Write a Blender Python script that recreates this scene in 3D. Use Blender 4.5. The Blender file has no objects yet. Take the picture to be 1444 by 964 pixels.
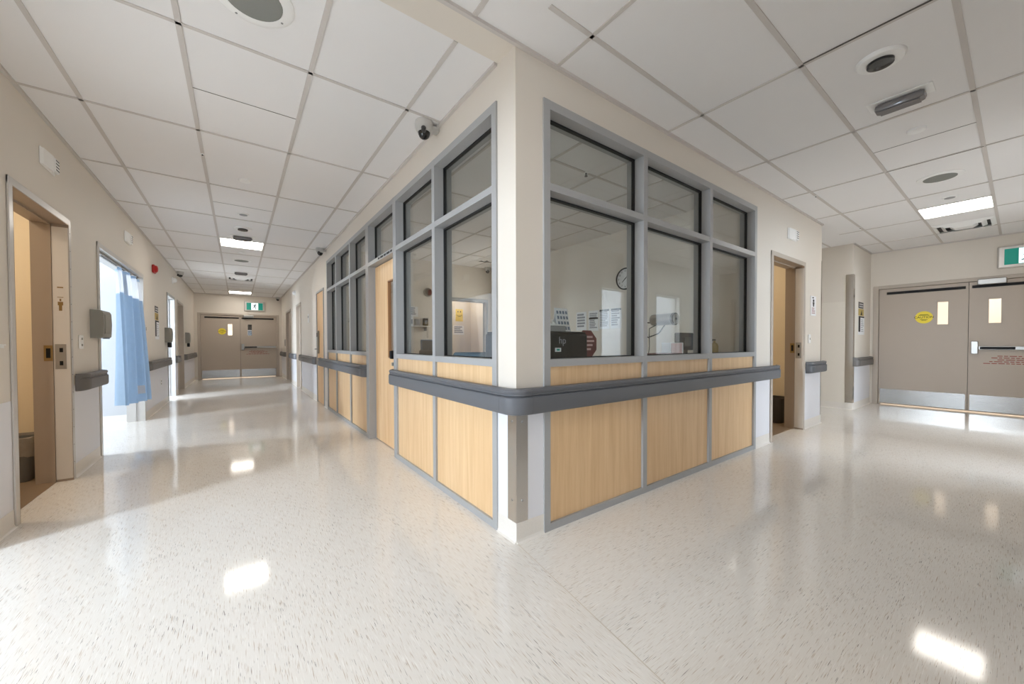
import bpy, bmesh, math, random
from mathutils import Vector, Matrix
random.seed(7)
SC = bpy.context.scene
COL = SC.collection
PI = math.pi

# ------------------------------------------------------------------ key planes (metres)
H = 1.152                 # camera height
CEIL = 2.854
XL, XP = -1.16, 1.287     # long corridor: patient-room wall and office wall
YQ, YS = 1.715, -0.91     # short corridor: office wall and the wall opposite
YE, XD = 16.0, 9.75       # double-door walls at the ends of both corridors

# ------------------------------------------------------------------ materials
def lin(c):
    c = c / 255.0
    return c / 12.92 if c <= 0.04045 else ((c + 0.055) / 1.055) ** 2.4
def rgb(r, g, b): return (lin(r), lin(g), lin(b), 1.0)

def mat(name, col, rough=0.5, metal=0.0, var=0.03, scale=6.0, bump=0.0, bscale=80.0, spec=0.5, coat=0.0):
    m = bpy.data.materials.new(name); m.use_nodes = True
    nt = m.node_tree; b = nt.nodes['Principled BSDF']
    b.inputs['Roughness'].default_value = rough; b.inputs['Metallic'].default_value = metal
    b.inputs['Specular IOR Level'].default_value = spec
    b.inputs['Coat Weight'].default_value = coat
    tc = nt.nodes.new('ShaderNodeTexCoord')
    n = nt.nodes.new('ShaderNodeTexNoise'); n.inputs['Scale'].default_value = scale; n.inputs['Detail'].default_value = 3
    nt.links.new(tc.outputs['Object'], n.inputs['Vector'])
    mx = nt.nodes.new('ShaderNodeMix'); mx.data_type = 'RGBA'
    mx.inputs['A'].default_value = [min(1, c * (1 - var)) for c in col[:3]] + [1]
    mx.inputs['B'].default_value = [min(1, c * (1 + var)) for c in col[:3]] + [1]
    nt.links.new(n.outputs['Fac'], mx.inputs['Factor'])
    nt.links.new(mx.outputs['Result'], b.inputs['Base Color'])
    if bump:
        n2 = nt.nodes.new('ShaderNodeTexNoise'); n2.inputs['Scale'].default_value = bscale
        nt.links.new(tc.outputs['Object'], n2.inputs['Vector'])
        bp = nt.nodes.new('ShaderNodeBump'); bp.inputs['Strength'].default_value = bump; bp.inputs['Distance'].default_value = 0.01
        nt.links.new(n2.outputs['Fac'], bp.inputs['Height']); nt.links.new(bp.outputs['Normal'], b.inputs['Normal'])
    return m

def floor_mat(name, along):
    """Polished sheet vinyl: beige with thin dark flecks drawn out along the corridor."""
    m = bpy.data.materials.new(name); m.use_nodes = True
    nt = m.node_tree; L = nt.links; b = nt.nodes['Principled BSDF']
    tc = nt.nodes.new('ShaderNodeTexCoord')
    def noise(sc, along_sc, detail, w=0):
        mp = nt.nodes.new('ShaderNodeMapping')
        mp.inputs['Scale'].default_value = (sc, along_sc, 1) if along == 'y' else (along_sc, sc, 1)
        mp.inputs['Location'].default_value = (w, w * 1.7, 0)
        mp.inputs['Rotation'].default_value = (0, 0, 0.06)
        L.new(tc.outputs['Object'], mp.inputs['Vector'])
        n = nt.nodes.new('ShaderNodeTexNoise'); n.inputs['Scale'].default_value = 1.0; n.inputs['Detail'].default_value = detail
        L.new(mp.outputs['Vector'], n.inputs['Vector']); return n.outputs['Fac']
    def ramp(src, a, bb):
        r = nt.nodes.new('ShaderNodeMapRange'); r.inputs['From Min'].default_value = a; r.inputs['From Max'].default_value = bb
        L.new(src, r.inputs['Value']); return r.outputs['Result']
    def mix(fac, A, B):
        x = nt.nodes.new('ShaderNodeMix'); x.data_type = 'RGBA'
        L.new(fac, x.inputs['Factor'])
        for k, v in (('A', A), ('B', B)):
            if isinstance(v, tuple): x.inputs[k].default_value = v
            else: L.new(v, x.inputs[k])
        return x.outputs['Result']
    base = mix(noise(2.2, 2.2, 4), rgb(231, 225, 217), rgb(238, 233, 226))
    pale = mix(ramp(noise(300, 12, 2, 3), 0.58, 0.70), base, rgb(246, 242, 236))
    soft = mix(ramp(noise(360, 13, 2, 9), 0.60, 0.70), pale, rgb(196, 178, 158))
    clus = nt.nodes.new('ShaderNodeMath'); clus.operation = 'MULTIPLY_ADD'
    L.new(noise(7, 2.5, 2, 31), clus.inputs[0]); clus.inputs[1].default_value = 0.20
    L.new(noise(420, 15, 2, 17), clus.inputs[2])
    dark = mix(ramp(clus.outputs[0], 0.77, 0.82), soft, rgb(84, 62, 46))
    L.new(dark, b.inputs['Base Color'])
    rr = nt.nodes.new('ShaderNodeMapRange')
    rr.inputs['To Min'].default_value = 0.055; rr.inputs['To Max'].default_value = 0.10
    L.new(noise(5, 40, 4, 5), rr.inputs['Value']); L.new(rr.outputs['Result'], b.inputs['Roughness'])
    bp = nt.nodes.new('ShaderNodeBump'); bp.inputs['Strength'].default_value = 0.016; bp.inputs['Distance'].default_value = 0.002
    L.new(noise(14, 4, 3, 2), bp.inputs['Height']); L.new(bp.outputs['Normal'], b.inputs['Normal'])
    return m

def wood_mat(name, c1, c2, rough=0.42, grain='z'):
    m = bpy.data.materials.new(name); m.use_nodes = True
    nt = m.node_tree; L = nt.links; b = nt.nodes['Principled BSDF']; b.inputs['Roughness'].default_value = rough
    tc = nt.nodes.new('ShaderNodeTexCoord')
    def noise(s, sz, d):
        mp = nt.nodes.new('ShaderNodeMapping'); mp.inputs['Scale'].default_value = (s, s, sz)
        L.new(tc.outputs['Object'], mp.inputs['Vector'])
        n = nt.nodes.new('ShaderNodeTexNoise'); n.inputs['Scale'].default_value = 1; n.inputs['Detail'].default_value = d
        n.inputs['Distortion'].default_value = 0.4
        L.new(mp.outputs['Vector'], n.inputs['Vector']); return n.outputs['Fac']
    a = nt.nodes.new('ShaderNodeMix'); a.data_type = 'RGBA'; a.inputs['A'].default_value = c1; a.inputs['B'].default_value = c2
    r = nt.nodes.new('ShaderNodeMapRange'); r.inputs['From Min'].default_value = 0.3; r.inputs['From Max'].default_value = 0.7
    L.new(noise(26, 1.3, 4), r.inputs['Value']); L.new(r.outputs['Result'], a.inputs['Factor'])
    a2 = nt.nodes.new('ShaderNodeMix'); a2.data_type = 'RGBA'; a2.blend_type = 'MULTIPLY'
    r2 = nt.nodes.new('ShaderNodeMapRange'); r2.inputs['From Min'].default_value = 0.55; r2.inputs['From Max'].default_value = 0.75
    r2.inputs['To Max'].default_value = 0.30
    L.new(noise(150, 5, 2), r2.inputs['Value']); L.new(r2.outputs['Result'], a2.inputs['Factor'])
    L.new(a.outputs['Result'], a2.inputs['A']); a2.inputs['B'].default_value = (0.78, 0.66, 0.52, 1)
    L.new(a2.outputs['Result'], b.inputs['Base Color'])
    return m

def glass_mat(name, tint, refl_rough=0.0, ior=1.5):
    m = bpy.data.materials.new(name); m.use_nodes = True
    nt = m.node_tree; L = nt.links
    for n in list(nt.nodes):
        if n.type == 'BSDF_PRINCIPLED': nt.nodes.remove(n)
    out = [n for n in nt.nodes if n.type == 'OUTPUT_MATERIAL'][0]
    t = nt.nodes.new('ShaderNodeBsdfTransparent'); t.inputs['Color'].default_value = (*tint, 1)
    g = nt.nodes.new('ShaderNodeBsdfGlossy'); g.inputs['Roughness'].default_value = refl_rough
    f = nt.nodes.new('ShaderNodeFresnel'); f.inputs['IOR'].default_value = ior
    mx = nt.nodes.new('ShaderNodeMixShader')
    ge = nt.nodes.new('ShaderNodeNewGeometry')          # same reflectance from both sides of the pane
    mr = nt.nodes.new('ShaderNodeMapRange'); mr.inputs['To Min'].default_value = ior; mr.inputs['To Max'].default_value = 1 / ior
    L.new(ge.outputs['Backfacing'], mr.inputs['Value']); L.new(mr.outputs['Result'], f.inputs['IOR'])
    L.new(f.outputs[0], mx.inputs[0]); L.new(t.outputs[0], mx.inputs[1]); L.new(g.outputs[0], mx.inputs[2])
    L.new(mx.outputs[0], out.inputs['Surface'])
    return m

def emit_mat(name, col, s):
    m = bpy.data.materials.new(name); m.use_nodes = True
    b = m.node_tree.nodes['Principled BSDF']
    b.inputs['Base Color'].default_value = (0.8, 0.8, 0.8, 1)
    b.inputs['Emission Color'].default_value = col; b.inputs['Emission Strength'].default_value = s
    return m

def brushed_mat(name, col, rough=0.3):
    m = bpy.data.materials.new(name); m.use_nodes = True
    nt = m.node_tree; L = nt.links; b = nt.nodes['Principled BSDF']
    b.inputs['Base Color'].default_value = col; b.inputs['Metallic'].default_value = 1.0
    tc = nt.nodes.new('ShaderNodeTexCoord'); mp = nt.nodes.new('ShaderNodeMapping'); mp.inputs['Scale'].default_value = (4, 4, 220)
    n = nt.nodes.new('ShaderNodeTexNoise'); n.inputs['Scale'].default_value = 1
    L.new(tc.outputs['Object'], mp.inputs['Vector']); L.new(mp.outputs['Vector'], n.inputs['Vector'])
    r = nt.nodes.new('ShaderNodeMapRange'); r.inputs['To Min'].default_value = rough * 0.8; r.inputs['To Max'].default_value = rough * 1.3
    L.new(n.outputs['Fac'], r.inputs['Value']); L.new(r.outputs['Result'], b.inputs['Roughness'])
    return m

def sheet_mat(name, col, rough=0.8):
    m = mat(name, col, rough); return m

M = {}
M['floor_y'] = floor_mat('vinyl_long_corridor', 'y')
M['floor_x'] = floor_mat('vinyl_short_corridor', 'x')
M['seam'] = mat('vinyl_weld', rgb(205, 193, 176), 0.35)
M['cove'] = mat('vinyl_cove', rgb(231, 225, 217), 0.35, var=0.06, scale=140)
M['wall'] = mat('wall_paint', rgb(226, 218, 207), 0.55, var=0.012, scale=1.5, bump=0.03, bscale=220)
M['wall_white'] = mat('wall_paint_white', rgb(198, 199, 201), 0.55, var=0.01)
M['wall_warm'] = mat('washroom_paint', rgb(232, 217, 190), 0.5, var=0.01)
M['sheet'] = mat('wall_protection', rgb(232, 232, 237), 0.4, var=0.01)
M['sheet_cream'] = mat('wall_protection_cream', rgb(232, 225, 214), 0.35, var=0.01)
M['tile'] = mat('ceiling_tile', rgb(236, 234, 233), 0.9, var=0.012, scale=3, bump=0.06, bscale=300)
M['tbar'] = mat('ceiling_tbar', rgb(208, 202, 197), 0.6, var=0.01, spec=0.15)
M['darkgap'] = mat('dark_joint', rgb(95, 90, 85), 0.8)  # dark grey for the joint lines of the ceiling access tiles
M['frame_gray'] = mat('screen_frame_paint', rgb(168, 168, 168), 0.38, var=0.015)
M['gasket'] = mat('black_gasket', rgb(24, 24, 24), 0.6)
M['glass'] = glass_mat('screen_glass', (0.955, 0.97, 0.96))
M['glass_clear'] = glass_mat('vision_glass', (0.97, 0.97, 0.97))
M['maple'] = wood_mat('maple_laminate', rgb(236, 202, 158), rgb(222, 184, 137))
M['maple_door'] = wood_mat('maple_door_veneer', rgb(238, 203, 158), rgb(222, 180, 130))
M['oak'] = wood_mat('brown_door_veneer', rgb(176, 130, 88), rgb(150, 104, 66))
M['rail'] = mat('handrail_vinyl', rgb(100, 102, 107), 0.45, var=0.03, bump=0.08, bscale=500)
M['rail_warm'] = mat('handrail_vinyl_brown_grey', rgb(104, 100, 97), 0.45, var=0.03, bump=0.08, bscale=500)
M['steel'] = brushed_mat('stainless', (0.62, 0.595, 0.56, 1), 0.20)
M['steel_plate'] = brushed_mat('kick_plate_steel', (0.36, 0.35, 0.335, 1), 0.24)
M['alu'] = mat('aluminium', rgb(168, 166, 162), 0.32, 0.85)
M['taupe'] = mat('taupe_door_paint', rgb(186, 173, 159), 0.42, var=0.012)
M['taupe_frame'] = mat('taupe_frame_paint', rgb(188, 176, 163), 0.42, var=0.012)
M['frame_light'] = mat('light_metal_frame', rgb(205, 200, 194), 0.3, 0.35)
M['jamb_brown'] = mat('brown_taupe_jamb_paint', rgb(164, 146, 128), 0.42)
M['cam_shell'] = mat('camera_shell', rgb(198, 196, 192), 0.4)
M['strip_cream'] = mat('door_stop_paint', rgb(214, 205, 194), 0.45)
M['black'] = mat('black_plastic', rgb(20, 19, 19), 0.5, spec=0.25)
M['dark'] = mat('dark_grey_plastic', rgb(58, 57, 56), 0.45)
M['white_pl'] = mat('white_plastic', rgb(243, 242, 240), 0.4)
M['grey_pl'] = mat('grey_plastic', rgb(142, 139, 130), 0.4)
M['midgrey'] = mat('mid_grey_plastic', rgb(150, 150, 150), 0.45)
M['speaker'] = mat('speaker_cloth', rgb(140, 141, 136), 0.7, bump=0.3, bscale=600)
M['red'] = mat('red_plastic', rgb(180, 30, 28), 0.35)
M['redink'] = mat('red_ink', rgb(150, 70, 60), 0.7)
M['yellow'] = mat('yellow_decal', rgb(252, 230, 70), 0.5)
M['blackink'] = mat('black_ink', rgb(30, 26, 22), 0.7)
M['greyink'] = mat('grey_ink', rgb(150, 152, 158), 0.8)
M['paper'] = mat('paper', rgb(236, 236, 238), 0.8)
M['green'] = emit_mat('exit_green', rgb(10, 120, 105), 0.55)
M['green'].node_tree.nodes['Principled BSDF'].inputs['Base Color'].default_value = rgb(10, 120, 105)
M['sign_dark'] = mat('sign_figure_ink', rgb(12, 52, 66), 0.6)
M['exit_white'] = emit_mat('exit_white', rgb(225, 245, 250), 0.75)
M['curtain'] = mat('blue_curtain_fabric', rgb(170, 189, 207), 0.8, var=0.05, scale=20, bump=0.1, bscale=500)
M['lamp'] = emit_mat('light_diffuser', (1.0, 0.95, 0.87, 1), 12.0)
M['lens'] = mat('smoked_lens', rgb(120, 116, 116), 0.15, var=0.06, spec=0.7)
M['lens_dark'] = mat('dark_dome', rgb(18, 17, 18), 0.12, spec=0.7)
M['bin'] = mat('bin_plastic', rgb(112, 110, 108), 0.5)
M['bin_dark'] = mat('bin_plastic_dark', rgb(66, 60, 54), 0.5)
M['liner'] = mat('bin_liner', rgb(150, 142, 132), 0.3, var=0.2, scale=30)
M['washfloor'] = mat('washroom_vinyl', rgb(140, 120, 98), 0.4, var=0.06, scale=90)
M['brass'] = mat('brass', rgb(150, 125, 85), 0.35, 0.9)
M['bluegrey'] = mat('blue_grey_fabric', rgb(96, 110, 118), 0.8)
M['brown'] = mat('brown_fabric', rgb(82, 70, 58), 0.8)
M['monitor_blue'] = mat('monitor_shell', rgb(110, 125, 145), 0.4)
M['darkred'] = mat('dark_red_board', rgb(110, 38, 36), 0.6)
M['pinkpaper'] = mat('pink_paper', rgb(225, 190, 190), 0.8)
M['noteyellow'] = mat('yellow_paper', rgb(235, 205, 90), 0.8)
M['olive'] = mat('tan_card', rgb(190, 165, 100), 0.8)
M['skyglass'] = glass_mat('outside_window_glass', (0.95, 0.97, 1.0))
# curtain top: an open-weave net
mm = bpy.data.materials.new('curtain_net'); mm.use_nodes = True
nt = mm.node_tree; b = nt.nodes['Principled BSDF']; b.inputs['Base Color'].default_value = rgb(240, 243, 248); b.inputs['Roughness'].default_value = 0.8
tr = nt.nodes.new('ShaderNodeBsdfTransparent'); mx = nt.nodes.new('ShaderNodeMixShader'); mx.inputs[0].default_value = 0.62
out = [n for n in nt.nodes if n.type == 'OUTPUT_MATERIAL'][0]
nt.links.new(tr.outputs[0], mx.inputs[1]); nt.links.new(b.outputs[0], mx.inputs[2]); nt.links.new(mx.outputs[0], out.inputs['Surface'])
M['net'] = mm

# ------------------------------------------------------------------ mesh building
class MB:
    def __init__(s): s.bm = bmesh.new()
    def _add(s, verts, faces, mi=0):
        vs = [s.bm.verts.new(v) for v in verts]
        out = []
        for f in faces:
            try:
                fc = s.bm.faces.new([vs[i] for i in f]); fc.material_index = mi; out.append(fc)
            except ValueError: pass
        return vs, out
    def box(s, x0, x1, y0, y1, z0, z1, bev=0, mi=0):
        x0, x1 = sorted((x0, x1)); y0, y1 = sorted((y0, y1)); z0, z1 = sorted((z0, z1))
        v = [(x, y, z) for x in (x0, x1) for y in (y0, y1) for z in (z0, z1)]
        f = [(0, 1, 3, 2), (4, 6, 7, 5), (0, 4, 5, 1), (2, 3, 7, 6), (0, 2, 6, 4), (1, 5, 7, 3)]
        vs, fs = s._add(v, f, mi)
        if bev:
            es = {e for fc in fs for e in fc.edges}
            bev = min(bev, 0.45 * min(x1 - x0, y1 - y0, z1 - z0))
            r = bmesh.ops.bevel(s.bm, geom=list(es), offset=bev, segments=2, affect='EDGES', profile=0.5)
            for fc in r['faces']: fc.material_index = mi
        return s
    def w(s, wall, a0, a1, n0, n1, z0, z1, bev=0, mi=0):
        (p, q) = WPT[wall](a0, n0), WPT[wall](a1, n1)
        return s.box(p[0], q[0], p[1], q[1], z0, z1, bev, mi)
    def prism(s, pts, off, mi=0):
        """pts: 3-D polygon loop; off: extrusion vector."""
        n = len(pts); off = Vector(off)
        v = [Vector(p) for p in pts] + [Vector(p) + off for p in pts]
        f = [tuple(range(n))[::-1], tuple(range(n, 2 * n))] + [(i, (i + 1) % n, n + (i + 1) % n, n + i) for i in range(n)]
        s._add(v, f, mi); return s
    def lathe(s, prof, c, axis, seg=32, mi=0, sx=1.0):
        """prof: (r, t) along axis from centre c."""
        axis = Vector(axis).normalized(); c = Vector(c)
        a = axis.orthogonal().normalized(); b2 = axis.cross(a)
        rings = []
        v = []; f = []
        for r, t in prof:
            for k in range(seg):
                th = 2 * PI * k / seg
                v.append(c + axis * t + (a * math.cos(th) + b2 * math.sin(th)) * max(r, 1e-5))
        for i in range(len(prof) - 1):
            for k in range(seg):
                f.append((i * seg + k, i * seg + (k + 1) % seg, (i + 1) * seg + (k + 1) % seg, (i + 1) * seg + k))
        f.append(tuple(range(seg))[::-1]); f.append(tuple(range((len(prof) - 1) * seg, len(prof) * seg)))
        s._add(v, f, mi); return s
    def tube(s, pts, r, seg=10, mi=0):
        pts = [Vector(p) for p in pts]; v = []; f = []
        up = Vector((0.13, 0.27, 0.95))
        for i, p in enumerate(pts):
            d = (pts[min(i + 1, len(pts) - 1)] - pts[max(i - 1, 0)]).normalized()
            a = d.cross(up)
            if a.length < 1e-3: a = d.orthogonal()
            a.normalize(); b2 = d.cross(a)
            for k in range(seg):
                th = 2 * PI * k / seg; v.append(p + (a * math.cos(th) + b2 * math.sin(th)) * r)
        for i in range(len(pts) - 1):
            for k in range(seg):
                f.append((i * seg + k, i * seg + (k + 1) % seg, (i + 1) * seg + (k + 1) % seg, (i + 1) * seg + k))
        f.append(tuple(range(seg))[::-1]); f.append(tuple(range((len(pts) - 1) * seg, len(pts) * seg)))
        s._add(v, f, mi); return s
    def loft(s, rows, closed=True, caps=True, mi=0):
        n = len(rows[0]); v = [p for r in rows for p in r]; f = []
        for i in range(len(rows) - 1):
            for k in range(n if closed else n - 1):
                f.append((i * n + k, i * n + (k + 1) % n, (i + 1) * n + (k + 1) % n, (i + 1) * n + k))
        if caps and closed:
            f.append(tuple(range(n))[::-1]); f.append(tuple(range((len(rows) - 1) * n, len(rows) * n)))
        s._add(v, f, mi); return s

WPT = {'L': lambda a, n: (XL + n, a), 'P': lambda a, n: (XP - n, a), 'Q': lambda a, n: (a, YQ - n),
       'E': lambda a, n: (a, YE - n), 'D': lambda a, n: (XD - n, a), 'S': lambda a, n: (a, YS + n),
       'B': lambda a, n: (a, 7.2 - n), 'R': lambda a, n: (4.7 - n, a)}
WR = {'L': (0, 1, 0), 'P': (0, -1, 0), 'Q': (1, 0, 0), 'E': (1, 0, 0), 'D': (0, -1, 0), 'S': (-1, 0, 0), 'B': (1, 0, 0), 'R': (0, -1, 0)}   # viewer's right
WN = {'L': (1, 0, 0), 'P': (-1, 0, 0), 'Q': (0, -1, 0), 'E': (0, -1, 0), 'D': (-1, 0, 0), 'S': (0, 1, 0), 'B': (0, -1, 0), 'R': (-1, 0, 0)}  # out of the wall
def wp(wall, a, n, z):
    p = WPT[wall](a, n); return Vector((p[0], p[1], z))
def sgn(wall): return WR[wall][0] + WR[wall][1]      # +1 when viewer's right is +a

def wpos(o):
    v = Vector((0, 0, 0))
    while o is not None: v = v + o.location; o = o.parent
    return v

def obj(name, mb, material, parent=None, loc=None, smooth=False, label=None):
    me = bpy.data.meshes.new(name)
    bm = mb.bm
    bmesh.ops.recalc_face_normals(bm, faces=bm.faces[:])
    base = wpos(parent) if parent else Vector(loc if loc else (0, 0, 0))
    bmesh.ops.translate(bm, verts=bm.verts[:], vec=-base)
    bm.to_mesh(me); bm.free()
    mats = material if isinstance(material, (list, tuple)) else [material]
    for m_ in mats: me.materials.append(M[m_])
    if smooth:
        me.polygons.foreach_set('use_smooth', [True] * len(me.polygons))
        try: me.set_sharp_from_angle(angle=math.radians(38))
        except Exception: pass
    o = bpy.data.objects.new(name, me); COL.objects.link(o)
    if parent: o.parent = parent
    elif loc: o.location = loc
    if label: o['label'] = label
    return o

def tag(o, label, cat, group=None, kind=None):
    o['label'] = label; o['category'] = cat
    if group: o['group'] = group
    if kind: o['kind'] = kind
    return o
def thing(name, label, cat, loc, group=None, kind=None):
    o = bpy.data.objects.new(name, None); COL.objects.link(o); o.location = loc; o.empty_display_size = 0.1
    return tag(o, label, cat, group, kind)
def struct(name, mb, m, label, cat, parent=None, loc=None):
    o = obj(name, mb, m, parent, loc); return tag(o, label, cat, kind='structure')

def text_mesh(txt, size, pos, right, normal, extr=0.0008):
    cu = bpy.data.curves.new('txt', 'FONT'); cu.body = txt; cu.size = size; cu.align_x = 'CENTER'; cu.align_y = 'CENTER'; cu.extrude = extr
    to = bpy.data.objects.new('txt', cu)
    me = bpy.data.meshes.new_from_object(to)
    r = Vector(right); n = Vector(normal); u = n.cross(r)
    mb = MB(); mb.bm.from_mesh(me)
    mtx = Matrix(((r.x, u.x, n.x, pos[0]), (r.y, u.y, n.y, pos[1]), (r.z, u.z, n.z, pos[2]), (0, 0, 0, 1)))
    bmesh.ops.transform(mb.bm, matrix=mtx, verts=mb.bm.verts[:])
    bpy.data.objects.remove(to); bpy.data.curves.remove(cu); bpy.data.meshes.remove(me)
    return mb

# ------------------------------------------------------------------ camera
cd = bpy.data.cameras.new('camera'); cam = bpy.data.objects.new('camera', cd); COL.objects.link(cam); SC.camera = cam
W_, H_ = 1444, 964
FPX, PY = 526.66768, 493.09291
yaw, roll, pit = (math.radians(v) for v in (36.239794, -0.156425, -0.923408))
F = Vector((math.sin(yaw), math.cos(yaw), 0)); R = Vector((math.cos(yaw), -math.sin(yaw), 0)); Z = Vector((0, 0, 1))
Fp = F * math.cos(pit) + Z * math.sin(pit); Up = -F * math.sin(pit) + Z * math.cos(pit)
Rr = R * math.cos(roll) + Up * math.sin(roll); Ur = -R * math.sin(roll) + Up * math.cos(roll)
mw = Matrix(((Rr.x, Ur.x, -Fp.x, 0), (Rr.y, Ur.y, -Fp.y, 0), (Rr.z, Ur.z, -Fp.z, H), (0, 0, 0, 1)))
cam.matrix_world = mw
cd.sensor_fit = 'HORIZONTAL'; cd.sensor_width = 36; cd.lens = FPX / W_ * 36
cd.shift_y = (PY - H_ / 2) / W_; cd.clip_start = 0.02

# ------------------------------------------------------------------ room shell
T = 0.18
def wall_mesh(wall, a0, a1, th, openings, z1=CEIL):
    """Wall slab with door openings (a0, a1, top)."""
    mb = MB(); cur = a0
    for (o0, o1, top) in sorted(openings):
        if o0 > cur: mb.w(wall, cur, o0, 0, -th, 0, z1)
        if top < z1: mb.w(wall, o0, o1, 0, -th, top, z1)
        cur = o1
    if cur < a1: mb.w(wall, cur, a1, 0, -th, 0, z1)
    return mb

D1 = (3.81, 4.79); OP0 = (0.9, 3.38); OP2 = (5.65, 7.86); D3 = (10.3, 11.3); D4 = (11.85, 12.95)
DOORH = 2.17
wl = struct('wall_left', wall_mesh('L', -5, 16.2, T, [(OP0[0], OP0[1], DOORH), (*D1, DOORH), (*OP2, DOORH), (*D3, DOORH), (*D4, DOORH)]), 'wall',
            'long beige corridor wall with the patient room doorways and the blue curtain', 'wall')
# office wall of the long corridor (above and beyond the glazed screens)
mb = MB()
SCR = 2.625
mb.box(XP, 1.49, YQ, 1.90, 0, CEIL)                        # corner column
mb.w('P', 1.90, 7.31, 0, -0.14, SCR, CEIL)
for a, c in ((7.31, 7.66), (8.40, 10.80), (11.62, 13.05), (14.30, 16.2)): mb.w('P', a, c, 0, -0.14, 0, CEIL)
for a, c in ((7.66, 8.40), (10.80, 11.62), (13.05, 14.30)): mb.w('P', a, c, 0, -0.14, DOORH, CEIL)
wr = struct('wall_right', mb, 'wall', 'beige corner column and wall over the glazed office screen of the long corridor', 'wall')
# office wall of the short corridor
D2 = (5.0, 6.04)
mb = MB()
mb.w('Q', 1.49, 4.54, 0, -0.14, SCR, CEIL)
mb.w('Q', 4.54, D2[0], 0, -T, 0, CEIL); mb.w('Q', D2[0], D2[1], 0, -T, DOORH, CEIL); mb.w('Q', D2[1], 6.79, 0, -T, 0, CEIL)
mb.box(6.61, 6.79, YQ + T, 4.2, 0, CEIL)
struct('wall_front', mb, 'wall', 'beige wall of the short corridor around the open washroom doorway', 'wall')
mb = MB(); mb.box(8.51, 8.70, YQ, 4.2, 0, CEIL); mb.box(8.70, XD + 0.2, YQ, YQ + T, 0, CEIL); mb.box(6.61, 8.70, 4.2, 4.4, 0, CEIL)
struct('wall_recess', mb, 'wall', 'beige wall beside the tall steel corner guard at the recess', 'wall')
DDH = 2.20
struct('wall_east', wall_mesh('D', -1.2, YQ + 0.2, 0.2, [(-0.60, 1.65, DDH)]), 'wall', 'beige end wall around the double doors of the short corridor', 'wall')
struct('wall_end', wall_mesh('E', -1.4, 1.5, 0.2, [(-1.06, 1.18, DDH)]), 'wall', 'beige end wall around the far double doors of the long corridor', 'wall')
SO = [(1.75, 3.7, DOORH), (5.3, 6.1, DOORH), (7.0, 7.9, DOORH)]
struct('wall_opposite', wall_mesh('S', XP, XD + 0.2, T, SO), 'wall', 'wall facing the office across the short corridor', 'wall')
mb = MB(); mb.box(XP, XP + T, -5, YS - T, 0, CEIL)
struct('wall_behind', mb, 'wall', 'corridor wall behind the camera', 'wall')
mb = MB(); mb.box(-1.4, 1.6, -5.2, -5.0, 0, 0.5); mb.box(-1.4, 1.6, -5.2, -5.0, 2.3, CEIL); mb.box(-1.4, -0.9, -5.2, -5.0, 0.5, 2.3); mb.box(1.1, 1.6, -5.2, -5.0, 0.5, 2.3)
struct('wall_back', mb, 'wall', 'end wall with a window behind the camera', 'wall')

# ceiling slab, bulkhead, grid
mb = MB(); mb.box(-6.5, 13.0, -8.5, 19.0, CEIL, CEIL + 0.1)
ceil_o = struct('ceiling', mb, 'tile', 'white suspended tile ceiling over both corridors', 'ceiling')
XB0, SX, YB0, SY = -0.8577, 0.6214, 2.6528, 1.2179
YR0, SR, XR0, SXR = 1.4242, 0.6058, 1.5992, 1.2078
g = MB(); tw = 0.013; z0, z1 = CEIL - 0.006, CEIL + 0.002
for i in range(4): g.box(XB0 + i * SX - tw, XB0 + i * SX + tw, 1.90, YE, z0, z1)
for j in range(-1, 11):
    y = YB0 + j * SY
    if y > 1.95: g.box(XL, XP, y - tw * .8, y + tw * .8, z0, z1 - .0005)
for i in range(4): g.box(XB0 + i * SX - tw, XB0 + i * SX + tw, -5, YQ, z0, z1)
for k in range(4):
    y = YR0 - SR * k; g.box(XP, XD, y - tw, y + tw, z0, z1)
for j in range(-1, 7):
    x = XR0 + j * SXR
    if x > XP: g.box(x - tw * .8, x + tw * .8, YS, YQ, z0, z1 - .0005)
for x in (7.64, 8.85):                                                # recess
    pass
g.box(6.79, 8.51, 2.03 - tw, 2.03 + tw, z0, z1)
# half-tile joints down the service row
for y in (YB0 + 4.5 * SY, YB0 + 7.5 * SY, YB0 + 8.5 * SY, YB0 + 9.5 * SY): g.box(XB0 + SX, XB0 + 2 * SX, y - tw * .8, y + tw * .8, z0, z1 - .0005)
for x in (XR0 + 4.5 * SXR, XR0 + 5.5 * SXR): g.box(x - tw * .8, x + tw * .8, YR0 - 2 * SR, YR0 - SR, z0, z1 - .0005)
# wall angles
ta = 0.022
g.box(XL, XL + ta, 1.9, YE, z0 - .012, z1); g.box(XP - ta, XP, 1.90, YE, z0 - .012, z1)
g.box(XP, 6.79, YQ - ta, YQ, z0 - .012, z1); g.box(8.51, XD, YQ - ta, YQ, z0 - .012, z1)
g.box(XL, XP, YQ - ta, YQ, z0 - .012, z1)
g.box(XD - ta, XD, YS, YQ, z0 - .012, z1); g.box(XL, XP, YE - ta, YE, z0 - .012, z1)
obj('ceiling_grid', g, 'tbar', ceil_o)
g = MB()
for y in (3.262, 5.70): g.box(XB0 + SX + tw, XB0 + 2 * SX - tw, y - .003, y + .003, CEIL - .0015, CEIL + .001)
for y in (4.62,): g.box(y - .003, y + .003, YR0 - 2 * SR + tw, YR0 - SR - tw, CEIL - .0015, CEIL + .001)
g.box(XR0 + SXR - .0155, XR0 + SXR - .0125, YR0 - 2 * SR, YR0 - SR, CEIL - .0075, CEIL + .001)
g.box(XR0 + 3 * SXR - .003, XR0 + 3 * SXR + .003, YR0 - 2 * SR, YR0 - SR, CEIL - .0075, CEIL + .001)
obj('access_panel_joint', g, 'darkgap', ceil_o)
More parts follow.
